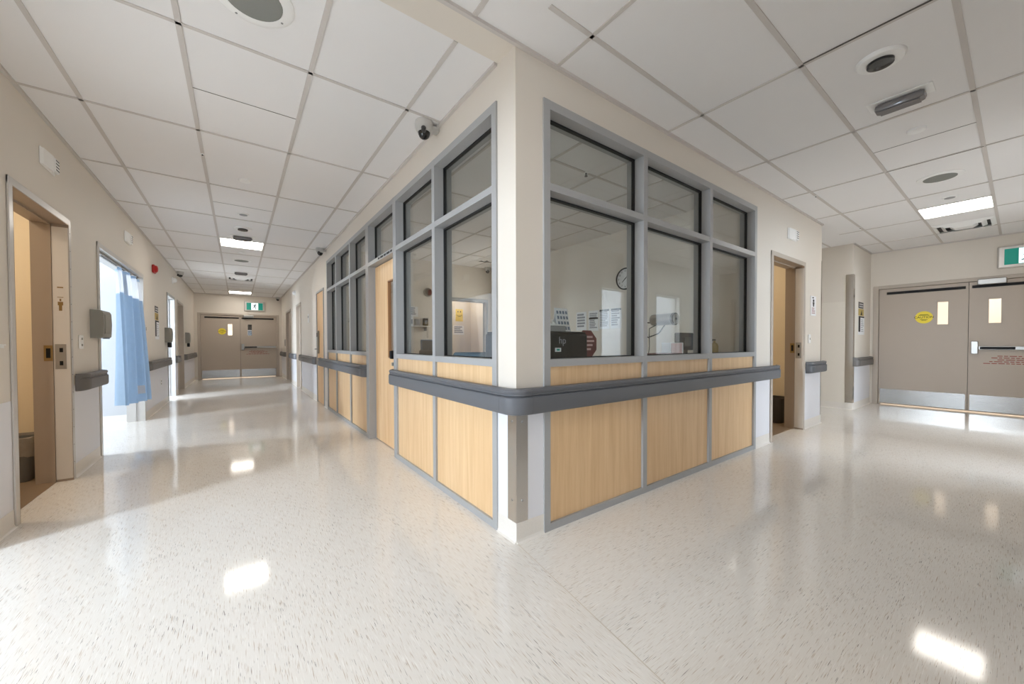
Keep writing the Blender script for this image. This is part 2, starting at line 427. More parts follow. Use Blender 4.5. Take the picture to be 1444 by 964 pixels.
# smooth bulkhead strip between the two ceilings
mb = MB(); mb.box(XL, XP, YQ, YQ + 0.172, CEIL - 0.012, CEIL + .001)
struct('trim_1', mb, 'wall', 'smooth beige bulkhead strip crossing the ceiling from the corner column', 'bulkhead')

# floor
mb = MB()
def poly(mb, pts, mi): mb._add([(x, y, 0) for x, y in pts], [tuple(range(len(pts)))], mi)
sx0, sy0, sx1, sy1 = XP, YQ, 1.02, -0.3
poly(mb, [(-6.5, -8.5), (1.0, -8.5), (sx1, sy1), (sx0, sy0), (XP, 19), (-6.5, 19)], 0)
poly(mb, [(1.0, -8.5), (13, -8.5), (13, 19), (XP, 19), (sx0, sy0), (sx1, sy1)], 1)
fl = struct('floor', mb, ['floor_y', 'floor_x'], 'glossy beige flecked vinyl floor running down both corridors', 'floor')
mb = MB(); mb._add([(sx0 - .002, sy0, .0006), (sx0 + .002, sy0, .0006), (sx1 + .002, sy1, .0006), (sx1 - .002, sy1, .0006)], [(0, 1, 2, 3)])
obj('weld_seam', mb, 'seam', fl)

# ------------------------------------------------------------------ baseboards and wall protection
BB = 0.115
def cove(mb, wall, a0, a1):
    prof = [(0, 0), (0.020, 0), (0.010, 0.006), (0.005, 0.018), (0.004, BB), (0, BB)]
    rows = []
    for a in (a0, a1): rows.append([wp(wall, a, n, z) for n, z in prof])
    mb.loft(rows)
Lgaps = [(3.43, 3.755), (4.845, 5.595), (7.915, 10.24), (11.36, 11.79), (13.01, YE - .001)]
mb = MB()
for a, c in Lgaps: cove(mb, 'L', a, c)
struct('baseboard_left', mb, 'cove', 'coved vinyl base along the patient room wall', 'baseboard')
mb = MB()
for a, c in ((YQ - .004, 1.90), (7.33, 7.62), (8.44, 10.74), (11.68, 12.99), (14.36, YE - .001)): cove(mb, 'P', a, c)
struct('baseboard_right', mb, 'cove', 'coved vinyl base on the office side of the long corridor', 'baseboard')
mb = MB()
for a, c in ((XP - .004, 1.49), (4.545, 4.94), (6.10, 6.795), (8.505, XD)): cove(mb, 'Q', a, c)
struct('baseboard_front', mb, 'cove', 'coved vinyl base on the office side of the short corridor', 'baseboard')
mb = MB(); prof = [(0, 0), (0.02, 0), (0.01, .006), (.005, .018), (.004, BB), (0, BB)]
mb.loft([[Vector((8.51 - n, a, z)) for n, z in prof] for a in (YQ - .004, 4.2)])
struct('baseboard_recess', mb, 'cove', 'coved vinyl base inside the recess', 'baseboard')
SH = 0.80
def sheet(wall, segs, parent):
    mb = MB()
    for a, c in segs: mb.w(wall, a, c, 0, 0.0025, BB, SH)
    obj('wall_protection_sheet', mb, 'sheet', parent)
sheet('L', [(3.4, 3.755)] + Lgaps[1:], wl)
sheet('P', [(YQ - .0025, 1.90), (8.44, 10.74), (11.68, 12.99), (14.36, YE - .001)], wr)
wf = bpy.data.objects['wall_front']
sheet('Q', [(XP - .0025, 1.49), (4.545, 4.94), (6.10, 6.79)], wf)
wrec = bpy.data.objects['wall_recess']
sheet('Q', [(8.51, XD - .01)], wrec)
mb = MB(); mb.box(8.507, 8.51, YQ + .1, 4.2, BB, 1.87)
obj('wall_protection_sheet', mb, 'sheet_cream', wrec)

# ------------------------------------------------------------------ glazed screens
def screen(name, wall, a_lo, a_hi, mull, label, near_w=.05, far_w=.05):
    """mull: mullion centres between the end frames."""
    root = thing(name, label, 'window', wp(wall, (a_lo + a_hi) / 2, 0, 0), kind='structure')
    n0, n1 = 0.012, -0.142; mw_ = .025
    fr = MB()
    edges = [a_lo, a_lo + near_w] + [x for c in mull for x in (c - mw_, c + mw_)] + [a_hi - far_w, a_hi]
    for i in range(0, len(edges), 2): fr.w(wall, edges[i], edges[i + 1], n0, n1, 0, SCR)
    bays = [(edges[i], edges[i + 1]) for i in range(1, len(edges) - 1, 2)]
    for a, c in bays:
        fr.w(wall, a, c, n0 - .001, n1, 0, .046); fr.w(wall, a, c, n0 - .001, n1, 1.010, 1.056)
        fr.w(wall, a, c, n0 - .001, n1, 2.085, 2.130); fr.w(wall, a, c, n0 - .001, n1, 2.572, SCR)
    obj('frame', fr, 'frame_gray', root)
    gk = MB()
    for a, c in bays:
        p = MB(); p.w(wall, a, c, -.006, -.03, .046, 1.010); obj('panel', p, 'maple', root)
        for z0_, z1_ in ((1.056, 2.085), (2.130, 2.572)):
            p = MB(); p.w(wall, a, c, -.076, -.084, z0_, z1_); obj('pane', p, 'glass', root)
            gw = .011
            gk.w(wall, a, c, -.068, -.092, z1_ - gw, z1_); gk.w(wall, a, c, -.068, -.092, z0_, z0_ + gw * .5)
            gk.w(wall, a, a + gw, -.068, -.092, z0_, z1_); gk.w(wall, c - gw, c, -.068, -.092, z0_, z1_)
    obj('gasket', gk, 'gasket', root)
    return root
screen('window_1', 'P', 1.90, 3.745, [2.81], 'grey-framed glazed screen of two bays left of the corner column')
screen('window_2', 'P', 4.74, 7.31, [5.61, 6.545], 'grey-framed glazed screen of three narrow bays beyond the office door')
screen('window_3', 'Q', 1.49, 4.54, [2.515, 3.535], 'grey-framed glazed screen of three bays on the short corridor')

# office door with its own frame and transom light
root = thing('door_1', 'maple office door with a narrow glass light in the glazed screen', 'door', wp('P', 4.2, 0, 0), kind='structure')
mb = MB()
mb.w('P', 3.745, 3.775, .014, -.142, 0, SCR); mb.w('P', 4.665, 4.74, .014, -.142, 0, SCR)
mb.w('P', 3.775, 4.665, .013, -.142, 2.085, 2.130); mb.w('P', 3.775, 4.665, .013, -.142, 2.572, SCR)
mb.w('P', 3.775, 3.79, -.062, -.075, 0, 2.085); mb.w('P', 4.65, 4.665, -.062, -.075, 0, 2.085)
obj('door_frame', mb, 'frame_gray', root)
mb = MB(); mb.w('P', 3.775, 4.665, -.076, -.084, 2.130, 2.572); obj('pane', mb, 'glass', root)
mb = MB()
for a, c, zz0, zz1 in ((3.775, 4.665, 2.561, 2.572), (3.775, 3.786, 2.13, 2.572), (4.654, 4.665, 2.13, 2.572)): mb.w('P', a, c, -.068, -.092, zz0, zz1)
obj('gasket', mb, 'gasket', root)
mb = MB()   # leaf with a light cut out
la, lb, wa, wb, wz0, wz1 = 3.79, 4.65, 3.90, 4.20, 1.0, 1.86
for a, c, zz0, zz1 in ((la, wa, .012, 2.075), (wb, lb, .012, 2.075), (wa, wb, .012, wz0), (wa, wb, wz1, 2.075)): mb.w('P', a, c, -.066, -.11, zz0, zz1)
lf = obj('door_leaf', mb, 'maple_door', root)
mb = MB(); mb.w('P', wa, wb, -.085, -.09, wz0, wz1); obj('vision_panel', mb, 'glass_clear', lf)
mb = MB(); t_ = .012
for a, c, zz0, zz1 in ((wa, wa + t_, wz0, wz1), (wb - t_, wb, wz0, wz1), (wa, wb, wz0, wz0 + t_), (wa, wb, wz1 - t_, wz1)): mb.w('P', a, c, -.070, -.106, zz0, zz1)
obj('glazing_bead', mb, 'oak', lf)
mb = MB(); mb.w('P', 3.808, 3.845, -.066, -.035, .98, 1.09, .006); mb.w('P', 3.805, 3.86, -.035, .03, 1.0, 1.085, .01)
obj('door_handle', mb, 'black', lf, label='black handle beside the glass light')
mb = MB(); mb.w('P', 3.80, 3.83, -.06, .02, .93, .965, .006); obj('key_cylinder', mb, 'alu', lf)
mb = MB()
x = 3.80
for wd in (.055, .10, .07, .10, .06):
    mb.w('P', x, x + wd, .0131, .0138, 2.097, 2.118); x += wd + .022
obj('lettering', mb, 'blackink', root)

# ------------------------------------------------------------------ handrails
RAILP = [(0.0, .748), (.050, .745), (.070, .752), (.078, .768), (.078, .846), (.070, .852), (0.0, .852)]
GRIPP = [(0.0, .853), (.064, .853), (.070, .858), (.066, .866), (.072, .874), (.074, .884), (.066, .895), (.040, .899), (.026, .894), (.022, .880), (0.0, .880)]
def rail(label, path, mname='rail', group='vinyl handrails'):
    """path: list of (wall, a_start, a_end) pieces; two pieces meet at the corner column."""
    stations = []   # (base point, outward normal, scale)
    def ret(wall, a, d, start):
        out = []
        R0 = .085
        for k in range(7):
            th = PI / 2 * k / 6
            s_ = math.sin(th); off = R0 * (1 - math.cos(th))
            out.append((wp(wall, a + d * off, 0, 0), Vector(WN[wall]), max(s_, .10)))
        return out if start else out[::-1]
    if len(path) == 1:
        w0, a0, a1 = path[0]; d = 1 if a1 > a0 else -1
        st1 = ret(w0, a0, d, True); st2 = ret(w0, a1, -d, False)
        mid = [(wp(w0, a0 + d * .09, 0, 0), Vector(WN[w0]), 1.0), (wp(w0, a1 - d * .09, 0, 0), Vector(WN[w0]), 1.0)]
    else:
        (w0, a0, a1), (w1, c0, c1) = path
        st1 = ret(w0, a0, -1, True); st2 = ret(w1, c1, -1, False)
        mid = [(wp(w0, a0 - .09, 0, 0), Vector(WN[w0]), 1.0), (wp(w0, YQ + .06, 0, 0), Vector(WN[w0]), 1.0)]
        corner = []
        c_ = Vector((XP + .03, YQ + .03, 0))
        for k in range(9):
            th = PI + PI / 2 * k / 8
            n = Vector((math.cos(th), math.sin(th), 0)); corner.append((c_ + n * .03, n, 1.0))
        mid2 = [(wp(w1, XP + .06, 0, 0), Vector(WN[w1]), 1.0), (wp(w1, c1 - .09, 0, 0), Vector(WN[w1]), 1.0)]
    w0, a0, a1 = path[0]
    root = thing('handrail', label, 'handrail', wp(w0, (a0 + a1) / 2, 0.0, .745), group)
    def sec(st, prof): return [[p + n * (d_ * s_ + .0035) + Vector((0, 0, z)) for d_, z in prof] for p, n, s_ in st]
    def piece(nm, st, prof): 
        mb = MB(); mb.loft(sec(st, prof)); obj(nm, mb, mname, root, smooth=True)
    if len(path) == 1:
        piece('bumper', [(p, n, s_) for p, n, s_ in mid], RAILP); piece('grip', mid, GRIPP)
    else:
        piece('bumper', mid, RAILP); piece('grip', mid, GRIPP)
        piece('bumper', mid2, RAILP); piece('grip', mid2, GRIPP)
        cap = [(mid[1][0] + Vector((0, -.0015, 0)), mid[1][1], 1.0)] + corner + [(mid2[0][0] - Vector((.0015, 0, 0)), mid2[0][1], 1.0)]
        mb = MB(); mb.loft(sec(cap, RAILP)); mb.loft(sec(cap, GRIPP)); obj('corner_cap', mb, mname, root, smooth=True)
    for st in (st1, st2):
        mb = MB(); mb.loft(sec(st, RAILP)); mb.loft(sec(st, GRIPP)); obj('end_cap', mb, mname, root, smooth=True)
    return root
rail('long grey vinyl handrail wrapping round the corner column', [('P', 3.80, YQ), ('Q', XP, 5.10)])
rail('grey handrail under the three narrow bays beyond the office door', [('P', 4.775, 7.95)])
rail('grey handrail on the wall past the maple staff door', [('P', 8.46, 10.74)], 'rail_warm')
rail('short grey handrail between the two far brown doorways', [('P', 11.70, 12.99)])
rail('grey handrail beside the far double doors on the office side', [('P', 14.38, 15.93)], 'rail_warm')
rail('short grey handrail stub below the plain grey dispenser', [('L', 4.90, 5.63)], 'rail_warm')
rail('grey handrail running on from the blue curtain', [('L', 7.96, 10.24)], 'rail_warm')
rail('very short grey handrail between two doorways past the notices', [('L', 11.37, 11.80)], 'rail_warm')
rail('grey handrail ending at the far double doors on the patient room side', [('L', 13.02, 15.93)], 'rail_warm')
rail('short grey handrail stub beside the washroom sign on the short corridor', [('Q', 6.14, 6.83)])
rail('short grey handrail below the notices next to the double doors', [('Q', 8.56, 9.67)], 'rail_warm')

# ------------------------------------------------------------------ corner guards
def guard(label, corner, d1, d2, w_, zz0, zz1, rivets):
    root = thing('corner_guard', label, 'corner guard', (corner[0], corner[1], zz0))
    c = Vector((*corner, 0)); d1 = Vector((*d1, 0)); d2 = Vector((*d2, 0)); o_ = -(d1 + d2) * .0045
    L_ = [c + o_, c + o_ + d1 * w_, c + o_ + d1 * w_ + d2 * .0015, c + o_ + d1 * .0015 + d2 * .0015, c + o_ + d2 * w_ + d1 * .0015, c + o_ + d2 * w_]
    mb = MB(); mb.prism([p + Vector((0, 0, zz0)) for p in L_], (0, 0, zz1 - zz0)); obj('guard_angle', mb, 'steel', root)
    for z in rivets:
        for da, db in ((d1, d2), (d2, d1)):
            p = c + o_ + da * w_ * .5 + Vector((0, 0, z))
            mb = MB(); mb.lathe([(.008, 0), (.007, .002), (.003, .003)], p, -db, 12); obj('rivet', mb, 'alu', root)
guard('short stainless corner guard at the foot of the corner column', (XP, YQ), (1, 0), (0, 1), .085, BB + .001, .744, (.24, .70))
guard('tall stainless corner guard on the wall end past the washroom sign', (6.79, YQ), (-1, 0), (0, 1), .03, BB + .001, 2.33, ())
guard('tall stainless corner guard beside the notices and double doors', (8.51, YQ), (1, 0), (0, 1), .10, BB + .001, 2.33, ())

# ------------------------------------------------------------------ pressed-metal door frames
def door_frame(name, label, wall, a0, a1, top, depth, mface='taupe_frame', mjamb='taupe_frame', fw=.05, proud=.012, kids=None):
    root = thing(name, label, 'door', wp(wall, (a0 + a1) / 2, 0, 0), kind='structure')
    mb = MB()
    mb.w(wall, a0 - fw, a0 + .004, proud, .001, 0, top + fw, .003); mb.w(wall, a1 - .004, a1 + fw, proud, .001, 0, top + fw, .003)
    mb.w(wall, a0 - fw, a1 + fw, proud - .0005, .001, top - .004, top + fw, .003)
    obj('door_casing', mb, mface, root)
    mb = MB()
    mb.w(wall, a0 + .0, a0 + .006, proud, -depth, 0, top); mb.w(wall, a1 - .006, a1, proud, -depth, 0, top)
    mb.w(wall, a0, a1, proud, -depth, top - .006, top)
    # door stop rib
    mb.w(wall, a0 + .006, a0 + .02, -.085, -.11, 0, top); mb.w(wall, a1 - .02, a1 - .006, -.085, -.11, 0, top); mb.w(wall, a0, a1, -.085, -.11, top - .02, top)
    obj('door_jamb', mb, mjamb, root)
    return root
def latch_side(root, wall, a1, top, sgn_):
    """Pale stop strip on the far jamb with strike plate, latch and a pictogram sticker."""
    e = a1 - .006
    mb = MB(); mb.w(wall, e - .010, e, .010, -.084, .02, top - .03, .003); st = obj('door_stop', mb, 'strip_cream', root)
    mb = MB(); mb.w(wall, e - .0125, e - .010, -.012, -.075, .95, 1.16, .001); sp = obj('strike_plate', mb, 'alu', st)
    mb = MB()
    for z in (1.0, 1.11): mb.w(wall, e - .0135, e - .0125, -.030, -.050, z - .018, z + .018)
    obj('strike_hole', mb, 'black', sp)
    mb = MB(); mb.w(wall, e - .016, e - .006 - .008, -.086, -.135, 1.02, 1.15, .003); lt = obj('latch_box', mb, 'brass', root)
    mb = MB(); mb.w(wall, e - .018, e - .016, -.098, -.122, 1.045, 1.125); obj('latch_bolt', mb, 'black', lt)
    return st, e
fr1 = door_frame('door_2', 'open washroom doorway in a pale metal frame at the frame edge', 'L', *D1, DOORH, .20, 'frame_light', 'jamb_brown')
st, e = latch_side(fr1, 'L', D1[1], DOORH, 1)
mb = MB(); mb.w('L', e - .0115, e - .010, -.015, -.062, 1.40, 1.66); stk = obj('sticker', mb, 'strip_cream', st)
mb = MB(); mb.w('L', e - .0122, e - .0115, -.030, -.048, 1.44, 1.485); mb.w('L', e - .0122, e - .0115, -.024, -.054, 1.485, 1.515); mb.w('L', e - .0122, e - .0115, -.034, -.044, 1.52, 1.54)
mb.w('L', e - .0122, e - .0115, -.022, -.056, 1.63, 1.64); mb.w('L', e - .0122, e - .0115, -.022, -.056, 1.55, 1.555)
obj('pictogram', mb, 'brass', stk)
mb = MB()
for k in range(14): mb.lathe([(.004, 0), (.003, .0015)], wp('L', D1[1] + .020, .012, .15 + k * .15), WN['L'], 8)
obj('casing_rivet', mb, 'dark', fr1)
fr2 = door_frame('door_3', 'open washroom doorway in a taupe metal frame on the short corridor', 'Q', *D2, DOORH, .20, 'taupe_frame', 'jamb_brown')
latch_side(fr2, 'Q', D2[1], DOORH, 1)
door_frame('door_4', 'wide bright patient room doorway where the blue curtain hangs', 'L', *OP2, DOORH, .19, 'frame_light', 'frame_light', fw=.045)
door_frame('door_5', 'grey metal doorway just past the notices on the patient room wall', 'L', *D3, DOORH, .19, 'frame_gray', 'frame_gray')
f6 = door_frame('door_6', 'taupe doorway next to the far grey dispenser', 'L', *D4, DOORH, .19)
door_frame('door_7', 'wide patient room doorway beside the camera', 'L', *OP0, DOORH, .19, 'frame_light', 'frame_light', fw=.045)
f8 = door_frame('door_8', 'taupe door set back in the office side wall past the staff door', 'P', 10.80, 11.62, DOORH, .13)
f9 = door_frame('door_9', 'dark taupe doorway near the far double doors', 'P', 13.05, 14.30, DOORH, .13)
for f_, wl_, a0, a1 in ((f6, 'L', *D4), (f8, 'P', 10.80, 11.62), (f9, 'P', 13.05, 14.30)):
    d_ = .185 if wl_ == 'L' else .09
    mb = MB(); mb.w(wl_, a0 + .008, a1 - .008, -d_ + .03, -d_ - .012, .01, DOORH - .01); lf = obj('door_leaf', mb, 'taupe', f_)
    mb = MB(); aa = a0 + .09
    mb.w(wl_, aa - .02, aa + .02, -d_ + .03, -d_ + .036, .93, 1.13); mb.w(wl_, aa - .012, aa + .10, -d_ + .036, -d_ + .075, 1.01, 1.03, .006)
    obj('door_handle', mb, 'dark', lf)
# maple staff door
fw_ = door_frame('door_10', 'narrow maple staff door with a grey keypad lock', 'P', 7.66, 8.40, DOORH, .10, 'frame_gray', 'frame_gray', fw=.03)
mb = MB(); mb.w('P', 7.668, 8.392, -.004, -.048, .012, DOORH - .008); lf = obj('door_leaf', mb, 'maple_door', fw_)
mb = MB(); mb.w('P', 8.17, 8.29, -.004, .03, .97, 1.42, .012); kp = obj('keypad_lock', mb, 'grey_pl', lf, label='grey keypad lock')
mb = MB(); mb.w('P', 8.19, 8.27, .03, .034, 1.30, 1.38); obj('keypad_window', mb, 'black', kp)
mb = MB(); mb.tube([wp('P', 8.23, .03, 1.06), wp('P', 8.23, .075, 1.06), wp('P', 8.10, .08, 1.06)], .010, 8); obj('lever', mb, 'alu', kp, smooth=True)
for z in (.30, 1.95):
    mb = MB(); mb.w('P', 7.655, 7.70, -.003, .008, z - .06, z + .06, .002); obj('hinge', mb, 'alu', lf)

# ------------------------------------------------------------------ double doors
def circle(wall, a, n, z, r, seg=40): return [wp(wall, a + math.cos(2 * PI * k / seg) * r, n, z + math.sin(2 * PI * k / seg) * r) for k in range(seg)]
def double_door(name, label, wall, a_m, lw):
    s_ = sgn(wall)
    def A(u): return a_m + s_ * u
    root = thing(name, label, 'door', wp(wall, a_m, 0, 0), kind='structure')
    top = 2.15; fwid = .055; o_ = lw + .005
    mb = MB()
    mb.w(wall, A(-o_ - fwid - .02), A(-o_), .014, -.20, 0, top + .01 + fwid, .003); mb.w(wall, A(o_), A(o_ + fwid + .02), .014, -.20, 0, top + .01 + fwid, .003)
    mb.w(wall, A(-o_), A(o_), .0135, -.20, top + .006, top + .01 + fwid, .003)
    obj('door_frame', mb, 'taupe_frame', root)
    mb = MB(); mb.w(wall, A(-o_), A(-o_ + .03), -.068, -.10, 0, top + .006); mb.w(wall, A(o_ - .03), A(o_), -.068, -.10, 0, top + .006); mb.w(wall, A(-o_), A(o_), -.068, -.10, top - .02, top + .006)
    obj('door_stop', mb, 'taupe_frame', root)
    mb = MB(); mb.w(wall, A(-.02), A(.02), -.0655, -.072, .02, top); obj('astragal', mb, 'dark', root)
    n0 = -.02
    for side in (-1, 1):
        u0, u1 = (-lw, -.003) if side < 0 else (.003, lw)
        wu0, wu1 = (-.355, -.21) if side < 0 else (.195, .34)
        wz0, wz1 = 1.455, 1.865
        mb = MB()
        for a, c, z0_, z1_ in ((u0, wu0, .016, top), (wu1, u1, .016, top), (wu0, wu1, .016, wz0), (wu0, wu1, wz1, top)): mb.w(wall, A(a), A(c), n0, n0 - .045, z0_, z1_)
        lf = obj('door_leaf', mb, 'taupe', root)
        mb = MB(); t_ = .012
        for a, c, z0_, z1_ in ((wu0, wu0 + t_, wz0, wz1), (wu1 - t_, wu1, wz0, wz1), (wu0, wu1, wz0, wz0 + t_), (wu0, wu1, wz1 - t_, wz1)): mb.w(wall, A(a), A(c), n0 + .004, n0 - .04, z0_, z1_)
        obj('glazing_bead', mb, 'taupe_frame', lf)
        mb = MB(); mb.w(wall, A(wu0), A(wu1), n0 - .02, n0 - .025, wz0, wz1); vp = obj('vision_panel', mb, 'glass_clear', lf)
        mb = MB(); mb.w(wall, A(u0 + .02), A(u1 - .02), n0 + .0015, n0, .035, .292); obj('kick_plate', mb, 'steel_plate', lf)
        mb = MB(); mb.w(wall, A(u0 + .10 if side < 0 else u0 + .03), A(u1 - .03 if side < 0 else u1 - .08), n0 + .016, n0, 2.045, 2.09, .004); obj('closer_track', mb, 'black', lf)
        if side < 0:
            zc = 1.60
            mb = MB(); mb.prism(circle(wall, A(-.50), n0, zc, .107), Vector(WN[wall]) * .002); dc = obj('round_decal', mb, 'yellow', lf, label='round yellow caution decal')
            mb = text_mesh('CAUTION', .052, wp(wall, A(-.50), n0 + .0025, zc), WR[wall], WN[wall]); 
            for q0, q1, zz in ((-.05, .05, .048), (-.065, .065, .036), (-.045, .045, -.038), (-.03, .03, -.052)): mb.w(wall, A(-.50 + q0), A(-.50 + q1), n0 + .002, n0 + .003, zc + zz - .003, zc + zz + .003)
            obj('decal_lettering', mb, 'blackink', dc)
        else:
            pb = MB(); pb.w(wall, A(.03), A(.108), n0, n0 + .055, .965, 1.175, .008); h_ = obj('exit_device', pb, 'alu', lf)
            pb = MB(); pb.w(wall, A(.108), A(lw - .02), n0 + .012, n0 + .05, 1.035, 1.092, .006); obj('push_bar_rail', pb, 'alu', h_)
            pb = MB(); pb.w(wall, A(.125), A(.47), n0 + .05, n0 + .066, 1.043, 1.084, .006); obj('push_pad', pb, 'black', h_)
            tb = MB()
            for i, (q0, q1) in enumerate(((.30, .70), (.24, .78), (.30, .66), (.22, .80), (.16, .84))):
                u = q0; zz = .935 - i * .030
                while u < q1:
                    wd = random.uniform(.03, .09); tb.w(wall, A(u), A(min(u + wd, q1)), n0, n0 + .001, zz - .006, zz + .006); u += wd + .014
            obj('red_lettering', tb, 'redink', lf, label='lines of small red lettering under the push bar')
    mb = MB(); mb.w(wall, A(.09), A(.38), .015, .085, 2.085, 2.175, .01); obj('door_sensor', mb, 'alu', root, label='silver sensor box over the door leaf')
    return root
dd = double_door('door_11', 'taupe double doors at the end of the short corridor', 'D', .525, 1.07)
de = double_door('door_12', 'taupe double doors at the far end of the long corridor', 'E', .065, 1.06)
mb = MB(); mb.w('E', .26 + .015, .41 - .015, -.052, -.056, 1.47, 1.86); mb2 = MB(); mb2.w('E', .275, .395, -.05, -.052, 1.64, 1.66)  # dark panel added behind one vision glass so it reads dark, with crossbar
bl = obj('dark_backing', mb, 'dark', de); obj('white_crossbar', mb2, 'paper', bl)

# ------------------------------------------------------------------ exit signs
def exit_sign(label, wall, a_c):
    s_ = sgn(wall); A = lambda u: a_c + s_ * u
    root = thing('exit_sign', label, 'exit sign', wp(wall, a_c, 0, 2.31))
    mb = MB(); mb.w(wall, A(-.305), A(.305), .001, .05, 2.315, 2.66, .02); obj('sign_housing', mb, 'frame_light', root)
    mb = MB(); mb.w(wall, A(-.235), A(.235), .0505, .054, 2.365, 2.61); obj('sign_face', mb, 'green', root)
    mb = MB(); mb.w(wall, A(-.10), A(.10), .0545, .056, 2.37, 2.605); sq = obj('pictogram_panel', mb, 'exit_white', root)
    mb = MB(); n = .0565; nv = Vector(WN[wall]) * .0015
    def P(u, z): return wp(wall, A(u), n, 2.4875 + z)
    def limb(p, q, w0, w1):
        (x0, y0), (x1, y1) = p, q; L_ = math.hypot(x1 - x0, y1 - y0); nx, ny = -(y1 - y0) / L_, (x1 - x0) / L_
        mb.prism([P(x0 + nx * w0, y0 + ny * w0), P(x1 + nx * w1, y1 + ny * w1), P(x1 - nx * w1, y1 - ny * w1), P(x0 - nx * w0, y0 - ny * w0)], nv)
    mb.prism([P(.018 + .017 * math.cos(2 * PI * k / 20), .075 + .017 * math.sin(2 * PI * k / 20)) for k in range(20)], nv)
    limb((.008, .055), (-.012, -.005), .016, .013)
    limb((-.010, -.003), (.035, -.030), .012, .009); limb((.033, -.028), (.022, -.085), .009, .007); limb((.022, -.085), (.040, -.088), .007, .005)
    limb((-.014, -.003), (-.028, -.050), .012, .009); limb((-.026, -.048), (-.075, -.068), .009, .006)
    limb((.006, .050), (-.040, .040), .008, .007); limb((-.038, .042), (-.055, .005), .007, .005)
    limb((.010, .050), (.038, .015), .008, .007); limb((.036, .016), (.070, .030), .007, .005)
    obj('running_figure', mb, 'sign_dark', sq)
exit_sign('green and white running figure exit sign over the short corridor double doors', 'D', -.06)
exit_sign('small green and white exit sign over the far double doors', 'E', .485)

# ------------------------------------------------------------------ wall devices
def plate(name, label, cat, wall, a, z, w_, h_, m='white_pl', bits=()):
    root = thing(name, label, cat, wp(wall, a, 0, z))
    mb = MB(); mb.w(wall, a - w_ / 2, a + w_ / 2, .001, .010, z - h_ / 2, z + h_ / 2, .004); obj('cover_plate', mb, m, root)
    for nm, da, dz, bw, bh, bm_ in bits:
        mb = MB(); mb.w(wall, a + da - bw / 2, a + da + bw / 2, .010, .015, z + dz - bh / 2, z + dz + bh / 2, .002); obj(nm, mb, bm_, root)
plate('light_switch', 'white plate with two dots below the plain grey dispenser', 'switch', 'L', 5.07, 1.18, .10, .125, bits=(('toggle', 0, .028, .02, .02, 'grey_pl'), ('toggle', 0, -.028, .02, .02, 'grey_pl')))
plate('light_switch', 'slim beige plate on the wall just past the curtain', 'switch', 'L', 8.03, 1.40, .07, .12, 'strip_cream', bits=(('toggle', 0, 0, .025, .05, 'midgrey'),))
plate('power_outlet', 'white outlet low on the wall under the notices', 'outlet', 'L', 9.36, .46, .075, .12, bits=(('socket', 0, .025, .03, .028, 'grey_pl'), ('socket', 0, -.025, .03, .028, 'grey_pl')))
plate('light_switch', 'white switch plate below the washroom sign', 'switch', 'Q', 6.28, 1.21, .085, .12, bits=(('toggle', 0, 0, .012, .03, 'grey_pl'),))
plate('wall_thermostat', 'tall white wall plate on the wall past the staff door', 'thermostat', 'P', 9.5, 1.74, .13, .19, bits=(('display', 0, .03, .06, .05, 'midgrey'),))
plate('card_reader', 'small dark plate on the wall between the far doors', 'reader', 'P', 14.75, 1.21, .10, .22, 'dark', bits=(('reader_pad', 0, .03, .05, .08, 'midgrey'),))

def call_lamp(label, wall, a, z, s=1.0):
    s_ = sgn(wall); A = lambda u: a + s_ * u * s
    root = thing('door_chime', label, 'wall chime', wp(wall, a, 0, z))
    mb = MB(); mb.w(wall, A(-.17), A(.17), .001, .008, z - .075 * s, z + .085 * s, .006); obj('back_plate', mb, 'white_pl', root)
    mb = MB(); prof = [(-.165, .008), (-.14, .024), (.02, .034), (.06, .034), (.06, .008)]
    lo = [wp(wall, A(u), n * s, z - .07 * s) for u, n in prof]; mb.prism(lo, (0, 0, .15 * s)); obj('housing', mb, 'white_pl', root)
    mb = MB(); mb.w(wall, A(.06), A(.165), .008, .042 * s, z - .06 * s, z + .075 * s, .008); gr = obj('sounder', mb, 'white_pl', root)
    mb = MB()
    for k in range(4): mb.w(wall, A(.07), A(.15), .0425 * s, .0435 * s, z - .04 * s + k * .030 * s, z - .030 * s + k * .030 * s)
    obj('slot', mb, 'black', gr)
call_lamp('white slotted chime on the wall above the nearest washroom doorway', 'L', 4.40, 2.545, .8)
call_lamp('white slotted chime above the wide patient room doorway', 'L', 6.94, 2.545, .85)
call_lamp('grey-white chime above the washroom doorway on the short corridor', 'Q', 5.60, 2.50, .85)
def dome_lamp(label, wall, a, z):
    root = thing('call_light', label, 'call light', wp(wall, a, 0, z))
    mb = MB(); mb.lathe([(.075, .001), (.075, .012), (.066, .02)], wp(wall, a, 0, z), WN[wall], 28); obj('mounting_ring', mb, 'white_pl', root, smooth=True)
    mb = MB(); mb.lathe([(.055, .02), (.053, .045), (.042, .066), (.022, .078), (.003, .082)], wp(wall, a, 0, z), WN[wall], 28); obj('lens', mb, 'white_pl', root, smooth=True)
dome_lamp('round white call light high on the patient room wall', 'L', 11.1, 2.575)
dome_lamp('round white call light high on the office side wall', 'P', 11.8, 2.56)
root = thing('fire_alarm', 'red fire alarm strobe high on the patient room wall', 'fire alarm', wp('L', 8.74, 0, 2.44))
mb = MB(); mb.w('L', 8.66, 8.83, .001, .04, 2.37, 2.51, .018); obj('base', mb, 'red', root)
mb = MB(); mb.lathe([(.06, .03), (.058, .055), (.045, .068), (.02, .074)], wp('L', 8.72, 0, 2.44), WN['L'], 28); obj('horn', mb, 'red', root, smooth=True)
mb = MB(); mb.w('L', 8.78, 8.81, .03, .055, 2.40, 2.48, .006); obj('strobe', mb, 'lens', root)

